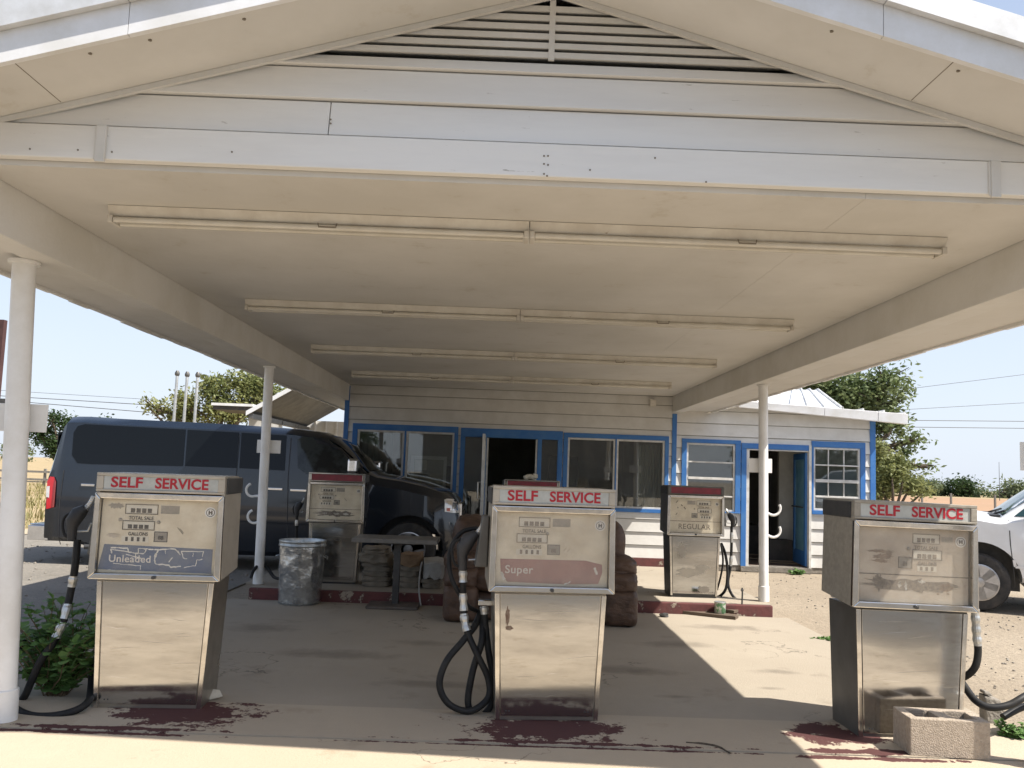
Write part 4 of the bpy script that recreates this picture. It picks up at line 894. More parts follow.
hose(pC, hp(pC, [(974, 602, 0), (975, 613, 0), (976.5, 634, 0), (978, 652, 0), (975, 667, 0), (966, 676, .03), (955, 679, .1)], YC), .0205, [(.12, .42, 'alu', .023)])
hose(pC, hp(pC, [(955, 672, .1), (965, 687, 0), (976, 701, -.1), (990, 707.5, -.15), (1009, 705, -.16), (1024, 697, -.14), (1038, 690, -.05), (1046, 694, .06), (1036, 702, .1), (1018, 709, .04), (1003, 717, .0)], YC), .0205)
YD = pD.location.y
noz_at(pD, 300.5, 508, YD, -1, .9)
hose(pD, hp(pD, [(297, 516, 0), (296.5, 530, 0), (297, 552, 0), (299, 575, 0), (303, 580, .05), (307, 560, .1)], YD), .017, [(.08, .14, 'alu', .02)])
YF = pF.location.y
noz_at(pF, 729.5, 519, YF, 1, .9)
hose(pF, hp(pF, [(731.5, 527, 0), (731.5, 545, 0), (730.5, 566, 0), (728, 582, 0), (731, 593, -.03), (738, 600, -.05), (750, 600, -.02), (757, 598, .05)], YF), .017, [(.06, .11, 'alu', .02), (.22, .27, 'alu', .02)])
hose(pF, hp(pF, [(721, 543, .05), (725, 553, .03), (727.5, 570, .0), (726, 588, -.02), (720, 596, .02), (714, 597, .1)], YF), .017)
hose(pF, hp(pF, [(721, 545, .0), (723, 560, .0), (721, 575, .02), (717, 590, .05)], YF), .012, nm='vapour_hose')
q = inv_pts(pE, [P(530, 482, pE.location.y - .1)])[0]

# ------------------------------------------------------------------ small things around the pumps
p0 = G(944, 757.5); b0 = thing('concrete_block', 'hollow concrete block lying on its side in front of the stained pump', 'concrete block', (p0.x + .035, p0.y + .10, .0), rad(-4))
bm_ = MB(); Lb, Hb, Db = .205, .195, .115      # half length, height, half depth
bm_.box(-Lb, Lb, -Db, -Db + .043, 0, Hb); bm_.box(-Lb, Lb, Db - .043, Db, 0, Hb)
for a, b in ((-Lb, -Lb + .05), (-.036, .036), (Lb - .05, Lb)): bm_.box(a, b, -Db + .0435, Db - .0435, 0.001, Hb - .001)
bm_.build('block_body', 'block', b0, bevel=.006)
p0 = G(996, 724); st = MB()
st.hexa([(-.055, -.045, 0), (.055, -.045, 0), (.05, .045, 0), (-.05, .045, 0)], [(-.06, -.04, .17), (.045, -.04, .145), (.04, .04, .15), (-.055, .04, .175)])
st.hexa([(-.06, -.04, .176), (.0, -.04, .165), (.0, .04, .165), (-.055, .04, .18)], [(-.055, -.03, .20), (-.02, -.03, .19), (-.02, .03, .19), (-.05, .03, .20)])
o = st.build('concrete_stub', 'old_concrete', bevel=.012); o.location = (p0.x, p0.y + .05, -.01); tag(o, 'broken grey concrete stub standing in the dirt beside the hose loop', 'concrete stub')
# trash can
p0 = G(302, 607); tc = thing('trash_can', 'dented galvanised trash can wrapped in shiny plastic beside the slim post', 'trash can', (p0.x - .085, p0.y + .24, 0))
tc.scale = (.97, .97, .965)
def ripple(prof, amp, n=48, seed=1):
    vs, fs = [], []; k = len(prof)
    for i, (r, h) in enumerate(prof):
        for j in range(n):
            a = 2 * math.pi * j / n; v = Vector((math.cos(a), math.sin(a), h * 3))
            rr = r + amp * (noise.noise(v * 2.2 + Vector((seed, 0, 0))) + .6 * noise.noise(v * 5.5 + Vector((0, seed, 0)))); vs.append((rr * math.cos(a), rr * math.sin(a), h))
    fs = [(i * n + j, i * n + (j + 1) % n, (i + 1) * n + (j + 1) % n, (i + 1) * n + j) for i in range(k - 1) for j in range(n)]
    return vs, fs, n, k
vs, fs, n, k = ripple([(.215 + .022 * i / 22, .02 + .58 * i / 22) for i in range(23)], .0085)
g = MB(); g.add(vs, fs + [list(range(n))[::-1]]); g.build('can_body', 'bag_plastic', tc, smooth=True)
g = MB(); g.lathe([(.232, .60), (.244, .602), (.247, .612), (.244, .622), (.240, .63), (.243, .645), (.246, .655), (.243, .664), (.234, .664), (.228, .645), (.222, .60)], (0, 0, 0), 40); g.build('rim', 'galvanised', tc, smooth=True)
g = MB(); g.lathe([(.206, 0), (.214, .004), (.216, .025), (.20, .026)], (0, 0, 0), 40); g.build('base_ring', 'galvanised', tc, smooth=True)
g = MB(); g.lathe([(.05, .56), (.215, .565), (.221, .60)], (0, 0, 0), 30); g.build('can_liner', 'black_plastic', tc, smooth=True)
for sx in (-1, 1):
    g = MB(); g.tube(smooth_path([(.236 * sx, -.05, .50), (.262 * sx, -.045, .49), (.268 * sx, 0, .47), (.262 * sx, .045, .49), (.236 * sx, .05, .50)], 5), .006, 6); g.build('handle', 'galvanised', tc, smooth=True)
# pedestal table
p0 = G(393.5, 608); tb = thing('table', 'narrow grey pedestal table with a flat square base in front of the sack stacks', 'table', (p0.x, p0.y + .12, 0), rad(1))
MB().box(-.44, .42, -.26, .26, .655, .70).build('table_top', 'table_grey', tb, bevel=.006)
MB().box(-.033, .033, -.033, .033, .02, .654).build('column', 'dark_metal', tb, bevel=.004)
MB().box(-.27, .25, -.24, .22, 0, .03).build('base', 'base_brown', tb, bevel=.008)
MB().box(-.2, .2, -.03, .03, .63, .6545).build('cross_bar', 'dark_metal', tb)
# sofa
p0 = G(540, 613); sf = thing('sofa', 'brown leather recliner sofa with puffy arms behind the Super pump', 'sofa', (P(537, 600, 8.5).x, 8.5, 0), rad(1.5))
sf.location.y = 8.35
def puff(nm, c_, r, seed, par, amp=.12, pw=2.6):
    bm = bmesh.new(); bmesh.ops.create_icosphere(bm, subdivisions=4, radius=1.0); vs = []
    for v in bm.verts:
        q = v.co; m_ = (abs(q.x) ** pw + abs(q.y) ** pw + abs(q.z) ** pw) ** (1 / pw); q2 = q / m_
        d = 1 + amp * .35 * noise.noise(q2 * 1.8 + Vector((seed, 0, seed))) + amp * .16 * noise.noise(q2 * 5 + Vector((seed, 0, seed))); vs.append((c_[0] + q2.x * r[0] * d, c_[1] + q2.y * r[1] * d, c_[2] + q2.z * r[2] * d))
    fs = [[v.index for v in f.verts] for f in bm.faces]; bm.free()
    return MB().add(vs, fs).build(nm, 'leather', par, smooth=True)
hw = .925
puff('base', (0, .02, .14), (hw - .14, .40, .14), 1, sf, .05, 6)
for sx in (-1, 1):
    puff('seat_cushion', (sx * .35, -.07, .38), (.355, .40, .12), 2 + sx, sf, .12, 3.5)
    puff('backrest', (sx * .36, .27, .62), (.37, .16, .32), 4 + sx, sf, .14, 3.2)
    puff('head_cushion', (sx * .37, .20, .82), (.37, .15, .12), 6 + sx, sf, .16, 3.0)
    ar = puff('arm', (sx * (hw - .17), -.05, .17), (.17, .45, .175), 9 + sx, sf, .05, 7)
    puff('arm_pad', (sx * (hw - .17), -.04, .40), (.175, .44, .105), 11 + sx, ar, .12, 4.5)
    puff('arm_roll', (sx * (hw - .16), .0, .535), (.175, .41, .095), 13 + sx, ar, .2, 3.6)
    puff('side_wing', (sx * (hw - .24), .18, .70), (.19, .25, .27), 15 + sx, sf, .2, 3.0)
# sacks on the rear island
rnd = random.Random(11)
def sack(px0, px1, zb, h, Y, lab, m, seed, amp=.25):
    a, b = P(px0, 570, Y), P(px1, 570, Y); cx = (a.x + b.x) / 2; hw_ = (b.x - a.x) / 2
    bm = bmesh.new(); bmesh.ops.create_icosphere(bm, subdivisions=3, radius=1); vs = []
    for v in bm.verts:
        q = v.co; m_ = (abs(q.x) ** 6 + abs(q.y) ** 6) ** (1 / 6) if (abs(q.x) + abs(q.y)) > .05 else 1
        q2 = Vector((q.x / max(m_, .25), q.y / max(m_, .25), q.z)); q2.x = max(-1, min(1, q2.x)); q2.y = max(-1, min(1, q2.y))
        d = amp * noise.noise(Vector((q2.x * 3 + seed * 2.3, q2.y * 3, q2.z * 1.5))); vs.append((q2.x * hw_ * (1 + d * .12), q2.y * .2 * (1 + d * .2), h / 2 + math.copysign(abs(q2.z) ** .5, q2.z) * h / 2 * (1 + d)))
    fs = [[v.index for v in f.verts] for f in bm.faces]; bm.free()
    o = MB().add(vs, fs).build('folded_sack', m, smooth=True); o.location = (cx, Y + .22, zb); o.rotation_euler = (0, rnd.uniform(-.015, .015), rnd.uniform(-.08, .08))
    return tag(o, lab, 'sack', 'folded sacks stacked on the rear island')
for px0, px1, n, lab in ((361, 389, 5, 'flat grey folded sack in the stack between pump and table column'), (397, 420, 4, 'flat grey folded sack in the stack behind the table column'), (421, 441, 2, 'dark grey folded sack under the white bag beside the sofa')):
    z = .119
    for i in range(n):
        h = rnd.uniform(.052, .068); sack(px0 + rnd.uniform(-1, 1), px1 + rnd.uniform(-1, 1), z, h, 9.15, lab, 'sack', i + px0); z += h * .93
    if n == 5:
        sack(357, 388, z, .09, 9.1, 'crumpled sack spilling over the top of the stack beside the pump', 'sack', 41, .9); sack(360, 386, z + .07, .08, 9.12, 'rumpled sack crowning the tallest stack beside the pump', 'sack', 44, 1.0)
    elif n == 4: sack(398, 419, z, .13, 9.12, 'bulging tan sack on top of the stack behind the table column', 'sack_tan', 51, .5)
    else: sack(422, 443, z, .19, 9.1, 'plump white bag between the table and the sofa', 'bag_white', 55, .5)
# planks, tin can and crumbs by the kerb
def plank(a, b, wd, th, z, lab, m, seed):
    p, q = G(*a), G(*b); d = (q - p); L_ = d.length; o = MB().box(0, L_, 0, wd, 0, th).build('plank', m, bevel=.003)
    o.location = (p.x, p.y, z); o.rotation_euler = (0, 0, math.atan2(d.y, d.x)); return tag(o, lab, 'plank')
plank((677, 613.5), (735.5, 620), .15, .035, .0, 'grey weathered plank lying flat beneath the other by the kerb', 'wood', 1)
plank((682, 609), (734, 617), .10, .03, .036, 'dark narrow plank lying on the other by the kerb', 'wood', 2)
p0 = G(719.5, 607.5); t = thing('tin_can', 'small green and silver tin can on the planks against the red kerb', 'tin can', (P(720, 606, 8.72).x, 8.72, .037))
g = MB(); g.lathe([(.055, 0), (.058, .004), (.058, .11), (.055, .113)], (0, 0, 0), 24); g.build('can_side', 'can', t, smooth=True)
g = MB(); g.lathe([(.0595, .108), (.061, .112), (.0595, .117), (.05, .116)], (0, 0, 0), 24); g.build('rim', 'alu', t, smooth=True)
p0 = G(664, 617); o = MB().add(*icos(.05, .04, .025, (0, 0, .02), 4, .5, 1.6)).build('rubble', 'dark_metal'); o.location = p0; tag(o, 'small black lump of rubble on the shadow edge by the planks', 'rubble')
p0 = G(742, 604, .12); g = MB(); g.tube([(0, 0, 0), (.003, 0, .12), (.0, 0, .17)], .009, 8); g.tube([(-.012, 0, .145), (.012, 0, .145)], .012, 8); o = g.build('pipe_stub', 'dark_metal'); o.location = (p0.x, p0.y, .118); tag(o, 'short rusty pipe stub sticking up from the rear island by the post', 'pipe')
q = [G(px, py) + Vector((0, 0, .006)) for px, py in ((686, 743.5), (703, 745), (718, 748), (730.5, 754.5))]
g = MB(); g.tube(smooth_path(q, 4), [.004] * 3 + [.007] * 7 + [.004] * 3, 6); tag(g.build('twig', 'bark'), 'thin dark twig lying on the sunlit edge of the concrete', 'twig')
p0 = G(210, 700); g = MB(); g.add([(-.06, 0, .0), (.0, -.02, .004), (.07, .0, .012), (.05, .05, .03), (-.01, .06, .035), (-.05, .04, .012)], [(0, 1, 4, 5), (1, 2, 3, 4)]); o = g.build('paper_scrap', 'paper'); o.location = (p0.x, p0.y, .008); o.rotation_euler = (.15, 0, .3); md = o.modifiers.new('s', 'SOLIDIFY'); md.thickness = .003; tag(o, 'crumpled white paper scrap at the foot of the Unleaded pump', 'paper')
q = [P(*a) for a in ((251, 578, 8.95), (254, 570, 9.0), (262, 563, 9.15), (268, 569, 9.1), (274, 577, 9.0), (281, 579, 8.95))]
g = MB(); g.tube(smooth_path(q, 6), .018, 8); o = g.build('hose_loop', 'rubber', smooth=True); tag(o, 'short loop of black hose at the foot of the post by the trash can', 'hose')
q = [P(*a) for a in ((422, 562, 9.0), (420, 572, 8.9), (419, 590, 8.75), (421, 602, 8.7))] ; q[-1].z = .01
g = MB(); g.tube(smooth_path(q, 6), .008, 6); tag(g.build('cord', 'bag_white', smooth=True), 'thin pale cord hanging from the white bag over the kerb', 'cord')
q = P(531, 480, pE.location.y); zt_ = 1.343 * .905 + .118
g = MB()
for i in range(4):
    vs, fs = icos(.035, .03, .028, (q.x - .05 + i * .032, pE.location.y, zt_ + .03 + (.012 if i % 2 else 0)), i, .5, 2.0); g.add(vs, fs)
tag(g.build('rag', 'paper', smooth=True), 'crumpled pale rag lying on top of the hidden rear pump', 'rag')
# ------------------------------------------------------------------ vehicles
class Loft:
    """half sections (half width, z) at stations along x; local -y faces the camera for a vehicle heading +x"""
    def __init__(s, st): s.st = st
    def at(s, x):
        st = s.st
        if x <= st[0][0]: return st[0][1]
        for (a, pa), (b, pb) in zip(st[:-1], st[1:]):
            if a <= x <= b:
                t = (x - a) / (b - a) if b > a else 0
                return [(p[0] + (q[0] - p[0]) * t, p[1] + (q[1] - p[1]) * t) for p, q in zip(pa, pb)]
        return st[-1][1]
    def half(s, x, z):
        sec = s.at(x)
        for (w0, z0), (w1, z1) in zip(sec[:-1], sec[1:]):
            if z0 <= z <= z1 and z1 > z0: return w0 + (w1 - w0) * (z - z0) / (z1 - z0)
        return sec[0][0] if z < sec[0][1] else sec[-1][0]
    def mesh(s):
        g = MB(); vs = []; n = len(s.st[0][1]); ring = 2 * n - 1 + 1
        for x, sec in s.st:
            rg = [(x, -w, z) for w, z in sec] + [(x, w, z) for w, z in reversed(sec[:-1])]
            vs += rg
        r = 2 * n - 1; k = len(s.st)
        fs = [(i * r + j, i * r + (j + 1) % r, (i + 1) * r + (j + 1) % r, (i + 1) * r + j) for i in range(k - 1) for j in range(r)]
        fs += [list(range(r))[::-1], [(k - 1) * r + j for j in range(r)]]
        return g.add(vs, fs)
    def panel(s, poly, side=-1, off=.006, nx=10, th=.0):
        """a sheet that follows the body: poly is (x, z); cut into columns so that it follows the curve"""
        xs = sorted(set([p[0] for p in poly] + [min(p[0] for p in poly) + (max(p[0] for p in poly) - min(p[0] for p in poly)) * i / nx for i in range(nx + 1)]))
        def zr(x):
            zz = []
            for (a, b) in zip(poly, poly[1:] + poly[:1]):
                if min(a[0], b[0]) - 1e-9 <= x <= max(a[0], b[0]) + 1e-9:
                    if abs(a[0] - b[0]) < 1e-9: zz += [a[1], b[1]]
                    else: zz.append(a[1] + (b[1] - a[1]) * (x - a[0]) / (b[0] - a[0]))
            return min(zz), max(zz)
        g = MB(); vs = []; m = 5
        for x in xs:
            a, b = zr(x)
            for i in range(m + 1):
                z = a + (b - a) * i / m; vs.append((x, side * (s.half(x, z) + off), z))
        fs = [(i * (m + 1) + j, i * (m + 1) + j + 1, (i + 1) * (m + 1) + j + 1, (i + 1) * (m + 1) + j) for i in range(len(xs) - 1) for j in range(m)]
        return g.add(vs, fs)
    def strip(s, pts, w, side=-1, off=.004):
        g = MB(); pts = [Vector((p[0], 0, p[1])) for p in pts]
        for a, b in zip(pts[:-1], pts[1:]):
            n = (b - a).cross(Vector((0, 1, 0))).normalized() * w / 2; k = max(1, int((b - a).length / .1))
            for i in range(k):
                p, q = a.lerp(b, i / k), a.lerp(b, (i + 1) / k); c4 = [p - n, q - n, q + n, p + n]
                g.quad(*[(v.x, side * (s.half(v.x, v.z) + off), v.z) for v in c4])
        return g
def cut_arches(o, arches, width):
    me = o.data
    for (x, z, r) in arches:
        for sd in (-1, 1):
            bm = bmesh.new(); bmesh.ops.create_cone(bm, cap_ends=True, segments=40, radius1=r, radius2=r, depth=.75, matrix=Matrix.Translation((x, sd * (width - .05), z)) @ Matrix.Rotation(rad(90), 4, 'X'))
            cm = bpy.data.meshes.new('cut'); bm.to_mesh(cm); bm.free(); co = bpy.data.objects.new('cut', cm); COL.objects.link(co)
            md = o.modifiers.new('b', 'BOOLEAN'); md.operation = 'DIFFERENCE'; md.solver = 'EXACT'; md.object = co
            pm = o.parent; o.parent = None
            bpy.context.view_layer.update(); dg = bpy.context.evaluated_depsgraph_get()
            nm = bpy.data.meshes.new_from_object(o.evaluated_get(dg)); o.modifiers.clear(); o.data = nm; o.parent = pm
            bpy.data.objects.remove(co)
    for p in o.data.polygons: p.use_smooth = True
    try: o.data.set_sharp_from_angle(angle=rad(32))
    except Exception: pass
def wheel(par, x, y, z, r, wd, spokes, side):
    t = r; g = MB(); h = wd / 2
    g.lathe([(r * .62, -h * .9), (r * .80, -h), (r * .95, -h * .9), (r, -h * .6), (r, h * .6), (r * .95, h * .9), (r * .8, h), (r * .62, h * .9)], (x, y, z), 40, 'y')
    w_ = g.build('wheel', 'tyre', par, smooth=True)
    g = MB(); yo = side * h * .93
    g.lathe([(r * .64, yo + side * .012), (r * .60, yo + side * .014), (r * .57, yo - side * .02), (r * .05, yo - side * .05)], (x, y, z), 40, 'y')
    for k in range(spokes):
        a = 2 * math.pi * k / spokes + .3; d = Vector((math.cos(a), 0, math.sin(a))); n_ = Vector((-math.sin(a), 0, math.cos(a)))
        c = Vector((x, y + yo, z)); a0, a1 = c + d * r * .12, c + d * r * .6; wi, wo = r * .09, r * .12
        g.prism([a0 - n_ * wi, a1 - n_ * wo, a1 + n_ * wo, a0 + n_ * wi], (0, side * .012, 0))
    g.lathe([(r * .18, yo - side * .02), (r * .17, yo + side * .022), (.001, yo + side * .026)], (x, y, z), 20, 'y')
    g.build('rim', 'alloy', w_, smooth=True)
    MB().lathe([(r * .6, -h * .3 * side), (r * .6, -h * .2 * side)], (x, y, z), 30, 'y').build('brake_drum', 'dark_metal', w_)
    return w_
# dark van, nose to the right, standing beyond the rear island
YV = 11.1; HWV = .93
van = thing('van', 'dark blue long passenger van parked between the canopy posts and the office windows', 'van', (P(250, 470, YV).x, YV + HWV, -.012))
vx0 = van.location.x
def V(px, py): q = P(px, py, YV); return (q.x - vx0, q.z + .012)
prof = [V(*q) for q in ((47, 470), (52, 440), (57, 420), (63, 414.5), (76, 414), (100, 416), (240, 423), (291, 427), (312, 429.5), (325, 434), (338, 442.5), (352, 456), (366, 470), (376, 474.5), (400, 478), (424, 483.5), (444, 490.5), (453, 496), (457.5, 503), (459.5, 515), (460.5, 530), (457, 545))]
def topz(x):
    for a, b in zip(prof[:-1], prof[1:]):
        if a[0] <= x <= b[0]: return a[1] + (b[1] - a[1]) * (x - a[0]) / (b[0] - a[0])
    return prof[-1][1]
XW = [V(px, 470)[0] for px in (47.2, 50, 54, 58, 64, 76, 100, 140, 180, 220, 260, 291, 312, 325, 338, 352, 366, 376, 388, 400, 412, 424, 436, 446, 453, 457, 459.3)]
XA1, XA2 = V(318, 470)[0], V(370, 470)[0]
ZBELT = V(250, 477)[1]; ZSILL = V(250, 556)[1]
st = []
for x in XW:
    zt = topz(x); fr = (x - XW[0]); to = XW[-1] - x
    rear_in = .03 if fr < .12 else 0.0; k = max(0, 1 - to / .55); front_in = .30 * k ** 2.2
    zb = ZSILL + (.10 if fr < .5 else 0)
    cab = x < XA2
    if x <= XA1: zs2, wr, wr2 = zt - .10, .79, .66
    elif cab:
        u = (x - XA1) / (XA2 - XA1); zs2, wr, wr2 = zt - .10 + .055 * u, .79 + .05 * u, .66 + .06 * u
    else: zs2, wr, wr2 = zt - .045, .84 - front_in, .70 - front_in
    zbl = min(ZBELT, zs2 - .03 - (.0 if cab else .08)); zm = (zb + zbl) / 2 - .02
    st.append((x, [(.84 - front_in, zb), (.905 - rear_in - front_in * .8, zb + .06), (.93 - rear_in - front_in * .8, zm), (.915 - rear_in - front_in * .9, zbl), (wr - rear_in, zs2), (wr2 - rear_in, zt - .012), (0, zt + .012)]))
vl = Loft(st); body = vl.mesh().build('body', 'van_paint', van, smooth=True)
wzr = .36; XF = V(408, 549)[0]; XR_ = V(136, 552)[0]
cut_arches(body, [(XF, wzr, .45), (XR_, wzr, .44)], HWV)
for x in (XF, XR_):
    MB().box(x - .5, x + .5, -.55, .55, .2, .86).build('wheel_well', 'dark_metal', van)
    for sd in (-1, 1): wheel(van, x, sd * (HWV - .13), wzr, .36, .24, 7, sd)
MB().box(XR_ + .5, XF - .5, -.7, .7, .2, .34).build('chassis', 'dark_metal', van)
for sd in (-1, 1):
    pz = [V(*q) for q in ((69.5, 432), (73, 425.5), (80, 423.5), (182, 429), (182, 466), (90, 464), (76, 463), (70, 455))]
    vl.panel(pz, sd).build('side_window', 'van_glass', van, smooth=True)
    vl.panel([V(*q) for q in ((184, 429.2), (236, 432), (236, 468), (184, 466))], sd).build('side_window', 'van_glass', van, smooth=True)
    vl.panel([V(*q) for q in ((238.5, 432.2), (284, 435), (284, 470.5), (238.5, 468))], sd).build('side_window', 'van_glass', van, smooth=True)
    wf_ = vl.panel([V(*q) for q in ((295, 439), (302, 436), (325, 438.5), (334, 445), (349, 460), (358, 473.5), (350, 475), (306, 474), (297, 468))], sd, .007)
    wf_.build('side_window', 'van_door_glass', van, smooth=True)
    # door seams, handles, mouldings
    for pts in ([(289, 430), (288, 470), (287, 545)], [(237, 425), (236, 470), (234, 552)], [(63.5, 470), (60, 500), (57, 545)], [(364, 474), (369, 500), (362, 545)], [(345, 441), (364, 474)]):
        vl.strip([V(*q) for q in pts], .012, sd).build('door_seam', 'black_plastic', van)
    MB().add([], []); 
    vl.strip([V(*q) for q in ((70, 511), (140, 516), (370, 528))], .02, sd, .006).build('side_moulding', 'van_paint', van)
    for q in ((273, 489), (300, 490.5), (88, 485)):
        x, z = V(*q); y = sd * (vl.half(x, z) + .02); L_ = .13 if q[0] > 100 else .09
        MB().box(x - L_, x + L_, min(y, y - sd * .03), max(y, y - sd * .03), z - .017, z + .017).build('door_handle', 'chrome', van, bevel=.006)
    tl = vl.panel([V(*q) for q in ((45.5, 509), (46, 481), (49, 476.5), (53, 477), (56, 482), (54.5, 507))], sd, .014, 6).build('tail_lamp', 'tail_red', van, smooth=True)
    vl.panel([V(*q) for q in ((45.3, 497), (45.6, 486.5), (49, 486), (48.5, 497.5))], sd, .020, 4).build('reversing_lamp', 'lamp_clear', tl, smooth=True)
    hl = vl.panel([V(*q) for q in ((444, 512), (443.5, 500), (446, 499), (455, 500), (458, 504), (458.8, 514), (452, 513.5))], sd, .010, 8).build('headlamp', 'lamp_clear', van, smooth=True)
    vl.panel([V(*q) for q in ((446.2, 511.5), (446, 508.5), (449.5, 508.5), (449.5, 512))], sd, .015, 3).build('indicator', 'lamp_amber', hl); vl.panel([V(*q) for q in ((445.8, 504), (446, 501), (451, 501.5), (450.5, 505))], sd, .015, 3).build('reflector', 'chrome', hl); vl.panel([V(*q) for q in ((451.5, 511), (451.8, 503), (456, 504), (457, 511.5))], sd, .015, 3).build('reflector', 'chrome', hl)
    # mirror
    x, z = V(352, 464); y = sd * (vl.half(x, z))
    g = MB(); g.tube([(x + .05, y, z - .12), (x + .06, y + sd * .12, z - .11)], .03, 8); mr_ = g.build('mirror', 'black_plastic', van)
    MB().box(x - .02, x + .11, min(y + sd * .10, y + sd * .34), max(y + sd * .10, y + sd * .34), z - .12, z + .07).build('mirror_shell', 'chrome', mr_, bevel=.03)
# windscreen, grille, bumpers, rear doors
xa, xb = V(324, 434)[0], V(368, 471)[0]; za, zb = topz(xa), topz(xb)
def screen_panel(lf, x0, x1, off, n=8):
    g = MB(); vs = []
    for i in range(n + 1):
        x = x0 + (x1 - x0) * i / n; sec = lf.at(x)[4:]; w = sec[0][0] * .93; row = []
        for j in range(9):
            u = -1 + 2 * j / 8; y = u * w; z = sec[-1][1]
            for (wa, za_), (wb, zb_) in zip(sec[:-1], sec[1:]):
                if wb <= abs(y) <= wa: z = za_ + (zb_ - za_) * (wa - abs(y)) / (wa - wb)
            row.append((x + off * .6, y, z + off))
        vs += row
    fs = [(i * 9 + j, i * 9 + j + 1, (i + 1) * 9 + j + 1, (i + 1) * 9 + j) for i in range(n) for j in range(8)]
    return g.add(vs, fs)
screen_panel(vl, xa + .03, xb - .01, .008).build('windscreen', 'van_glass', van, smooth=True)
xf = XW[-1]
g = MB(); g.box(xf - .12, xf + .035, -.46, .46, .62, .98); gr = g.build('grille', 'chrome', van, bevel=.02)
g = MB(); [g.box(xf + .03, xf + .04, -.42, .42, .66 + i * .07, .70 + i * .07) for i in range(4)]; g.build('grille_opening', 'black_plastic', gr)
g = MB(); g.prism([(xf - .35, -.80, .34), (xf - .10, -.68, .34), (xf + .08, -.4, .34), (xf + .08, .4, .34), (xf - .10, .68, .34), (xf - .35, .80, .34), (xf - .3, 0, .34)], (0, 0, .24)); g.build('front_bumper', 'chrome', van, bevel=.02)
xr = XW[0]
g = MB(); g.box(xr - .23, xr + .05, -.86, .86, .31, .50); g.box(xr - .24, xr + .0, -.8, .8, .502, .52); g.build('rear_bumper', 'chrome', van, bevel=.02)
g = MB(); g.box(xr - .30, xr - .05, -.05, .05, .38, .45); g.build('tow_bar', 'dark_metal', van)
for sd in (-1, 1):
    MB().box(xr - .02, xr - .008, min(sd * .05, sd * .70), max(sd * .05, sd * .70), ZBELT + .05, 1.75).build('rear_window', 'van_glass', van)
g = MB(); g.tube(smooth_path([(XR_ - .2, -.75, .28), (XR_ - .55, -.85, .26), (XR_ - .7, -.9, .25)], 4), .035, 8); g.build('exhaust_pipe', 'dark_metal', van, smooth=True)
# white pickup at the right edge, nose to the left
YT = 9.75; HWT = .96
RZT = math.pi - rad(26)
nT = Vector((-math.sin(RZT), math.cos(RZT), 0)); hT = Vector((math.cos(RZT), math.sin(RZT), 0)); pT = P(979, 582, 9.9)
tru = thing('pickup_truck', 'white pickup truck cut off by the picture edge beyond the stained pump', 'pickup truck', (pT.x - nT.x * HWT, pT.y - nT.y * HWT, -.02), RZT)
def T(px, py):
    d = ray(px, py); q = CAM + d * ((pT - CAM).dot(nT) / d.dot(nT)); return ((q - pT).dot(hT), q.z + .02)
a_ = T(1001, 517.5); hood = T(975, 512)
zh = hood[1]
prof = [(1.02, .62), (1.0, .86), (.93, .98), (.80, zh - .02), (.45, zh + .0), (hood[0], zh), (a_[0] + .06, a_[1] + .02), (a_[0], a_[1] + .015), (a_[0] - .30, a_[1] + .26), (a_[0] - .62, a_[1] + .50), (a_[0] - .80, a_[1] + .60), (a_[0] - 1.2, a_[1] + .64), (a_[0] - 2.3, a_[1] + .62), (a_[0] - 2.62, a_[1] + .10), (a_[0] - 2.66, a_[1] - .02), (-4.3, a_[1] - .04), (-4.36, .7)]
prof = prof[::-1]
XW2 = sorted([p[0] for p in prof] + [.2, 0.0, -.2, -1.6, -2.0, -3.6, .62])
def topz(x):
    for a, b in zip(prof[:-1], prof[1:]):
        if a[0] <= x <= b[0] and b[0] > a[0]: return a[1] + (b[1] - a[1]) * (x - a[0]) / (b[0] - a[0])
    return prof[-1][1]
st = []
zbelt = a_[1] - .02
for x in XW2:
    zt = topz(x); k = max(0, 1 - (1.02 - x) / .7); fi = .22 * k ** 2; cab = a_[0] - 2.66 < x < a_[0] and zt > zbelt + .12
    if cab: zs2, wr, wr2 = zt - .07, .70 + .12 * min(1, max(0, (zbelt + .6 - zt) / .6)), .58
    else: zs2, wr, wr2 = zt - .035, .90 - fi, .76 - fi
    zbl = min(zbelt, zs2 - .06)
    st.append((x, [(.88 - fi, .36), (.94 - fi, .42), (.96 - fi, .72 if zt > .8 else .5), (.945 - fi, zbl), (wr, zs2), (wr2, zt - .01), (0, zt + .012)]))
tl_ = Loft(st); tb_ = tl_.mesh().build('body', 'truck_white', tru, smooth=True)
wr_z = .335
cut_arches(tb_, [(0, .36, .45), (-3.45, .36, .45)], HWT)
for x in (0, -3.45):
    MB().box(x - .46, x + .46, -.55, .55, .22, .84).build('wheel_well', 'dark_metal', tru)
    for sd in (-1, 1): wheel(tru, x, sd * (HWT - .10), .335, .335, .23, 6, sd)
MB().box(-2.9, -.55, -.7, .7, .24, .37).build('chassis', 'dark_metal', tru)
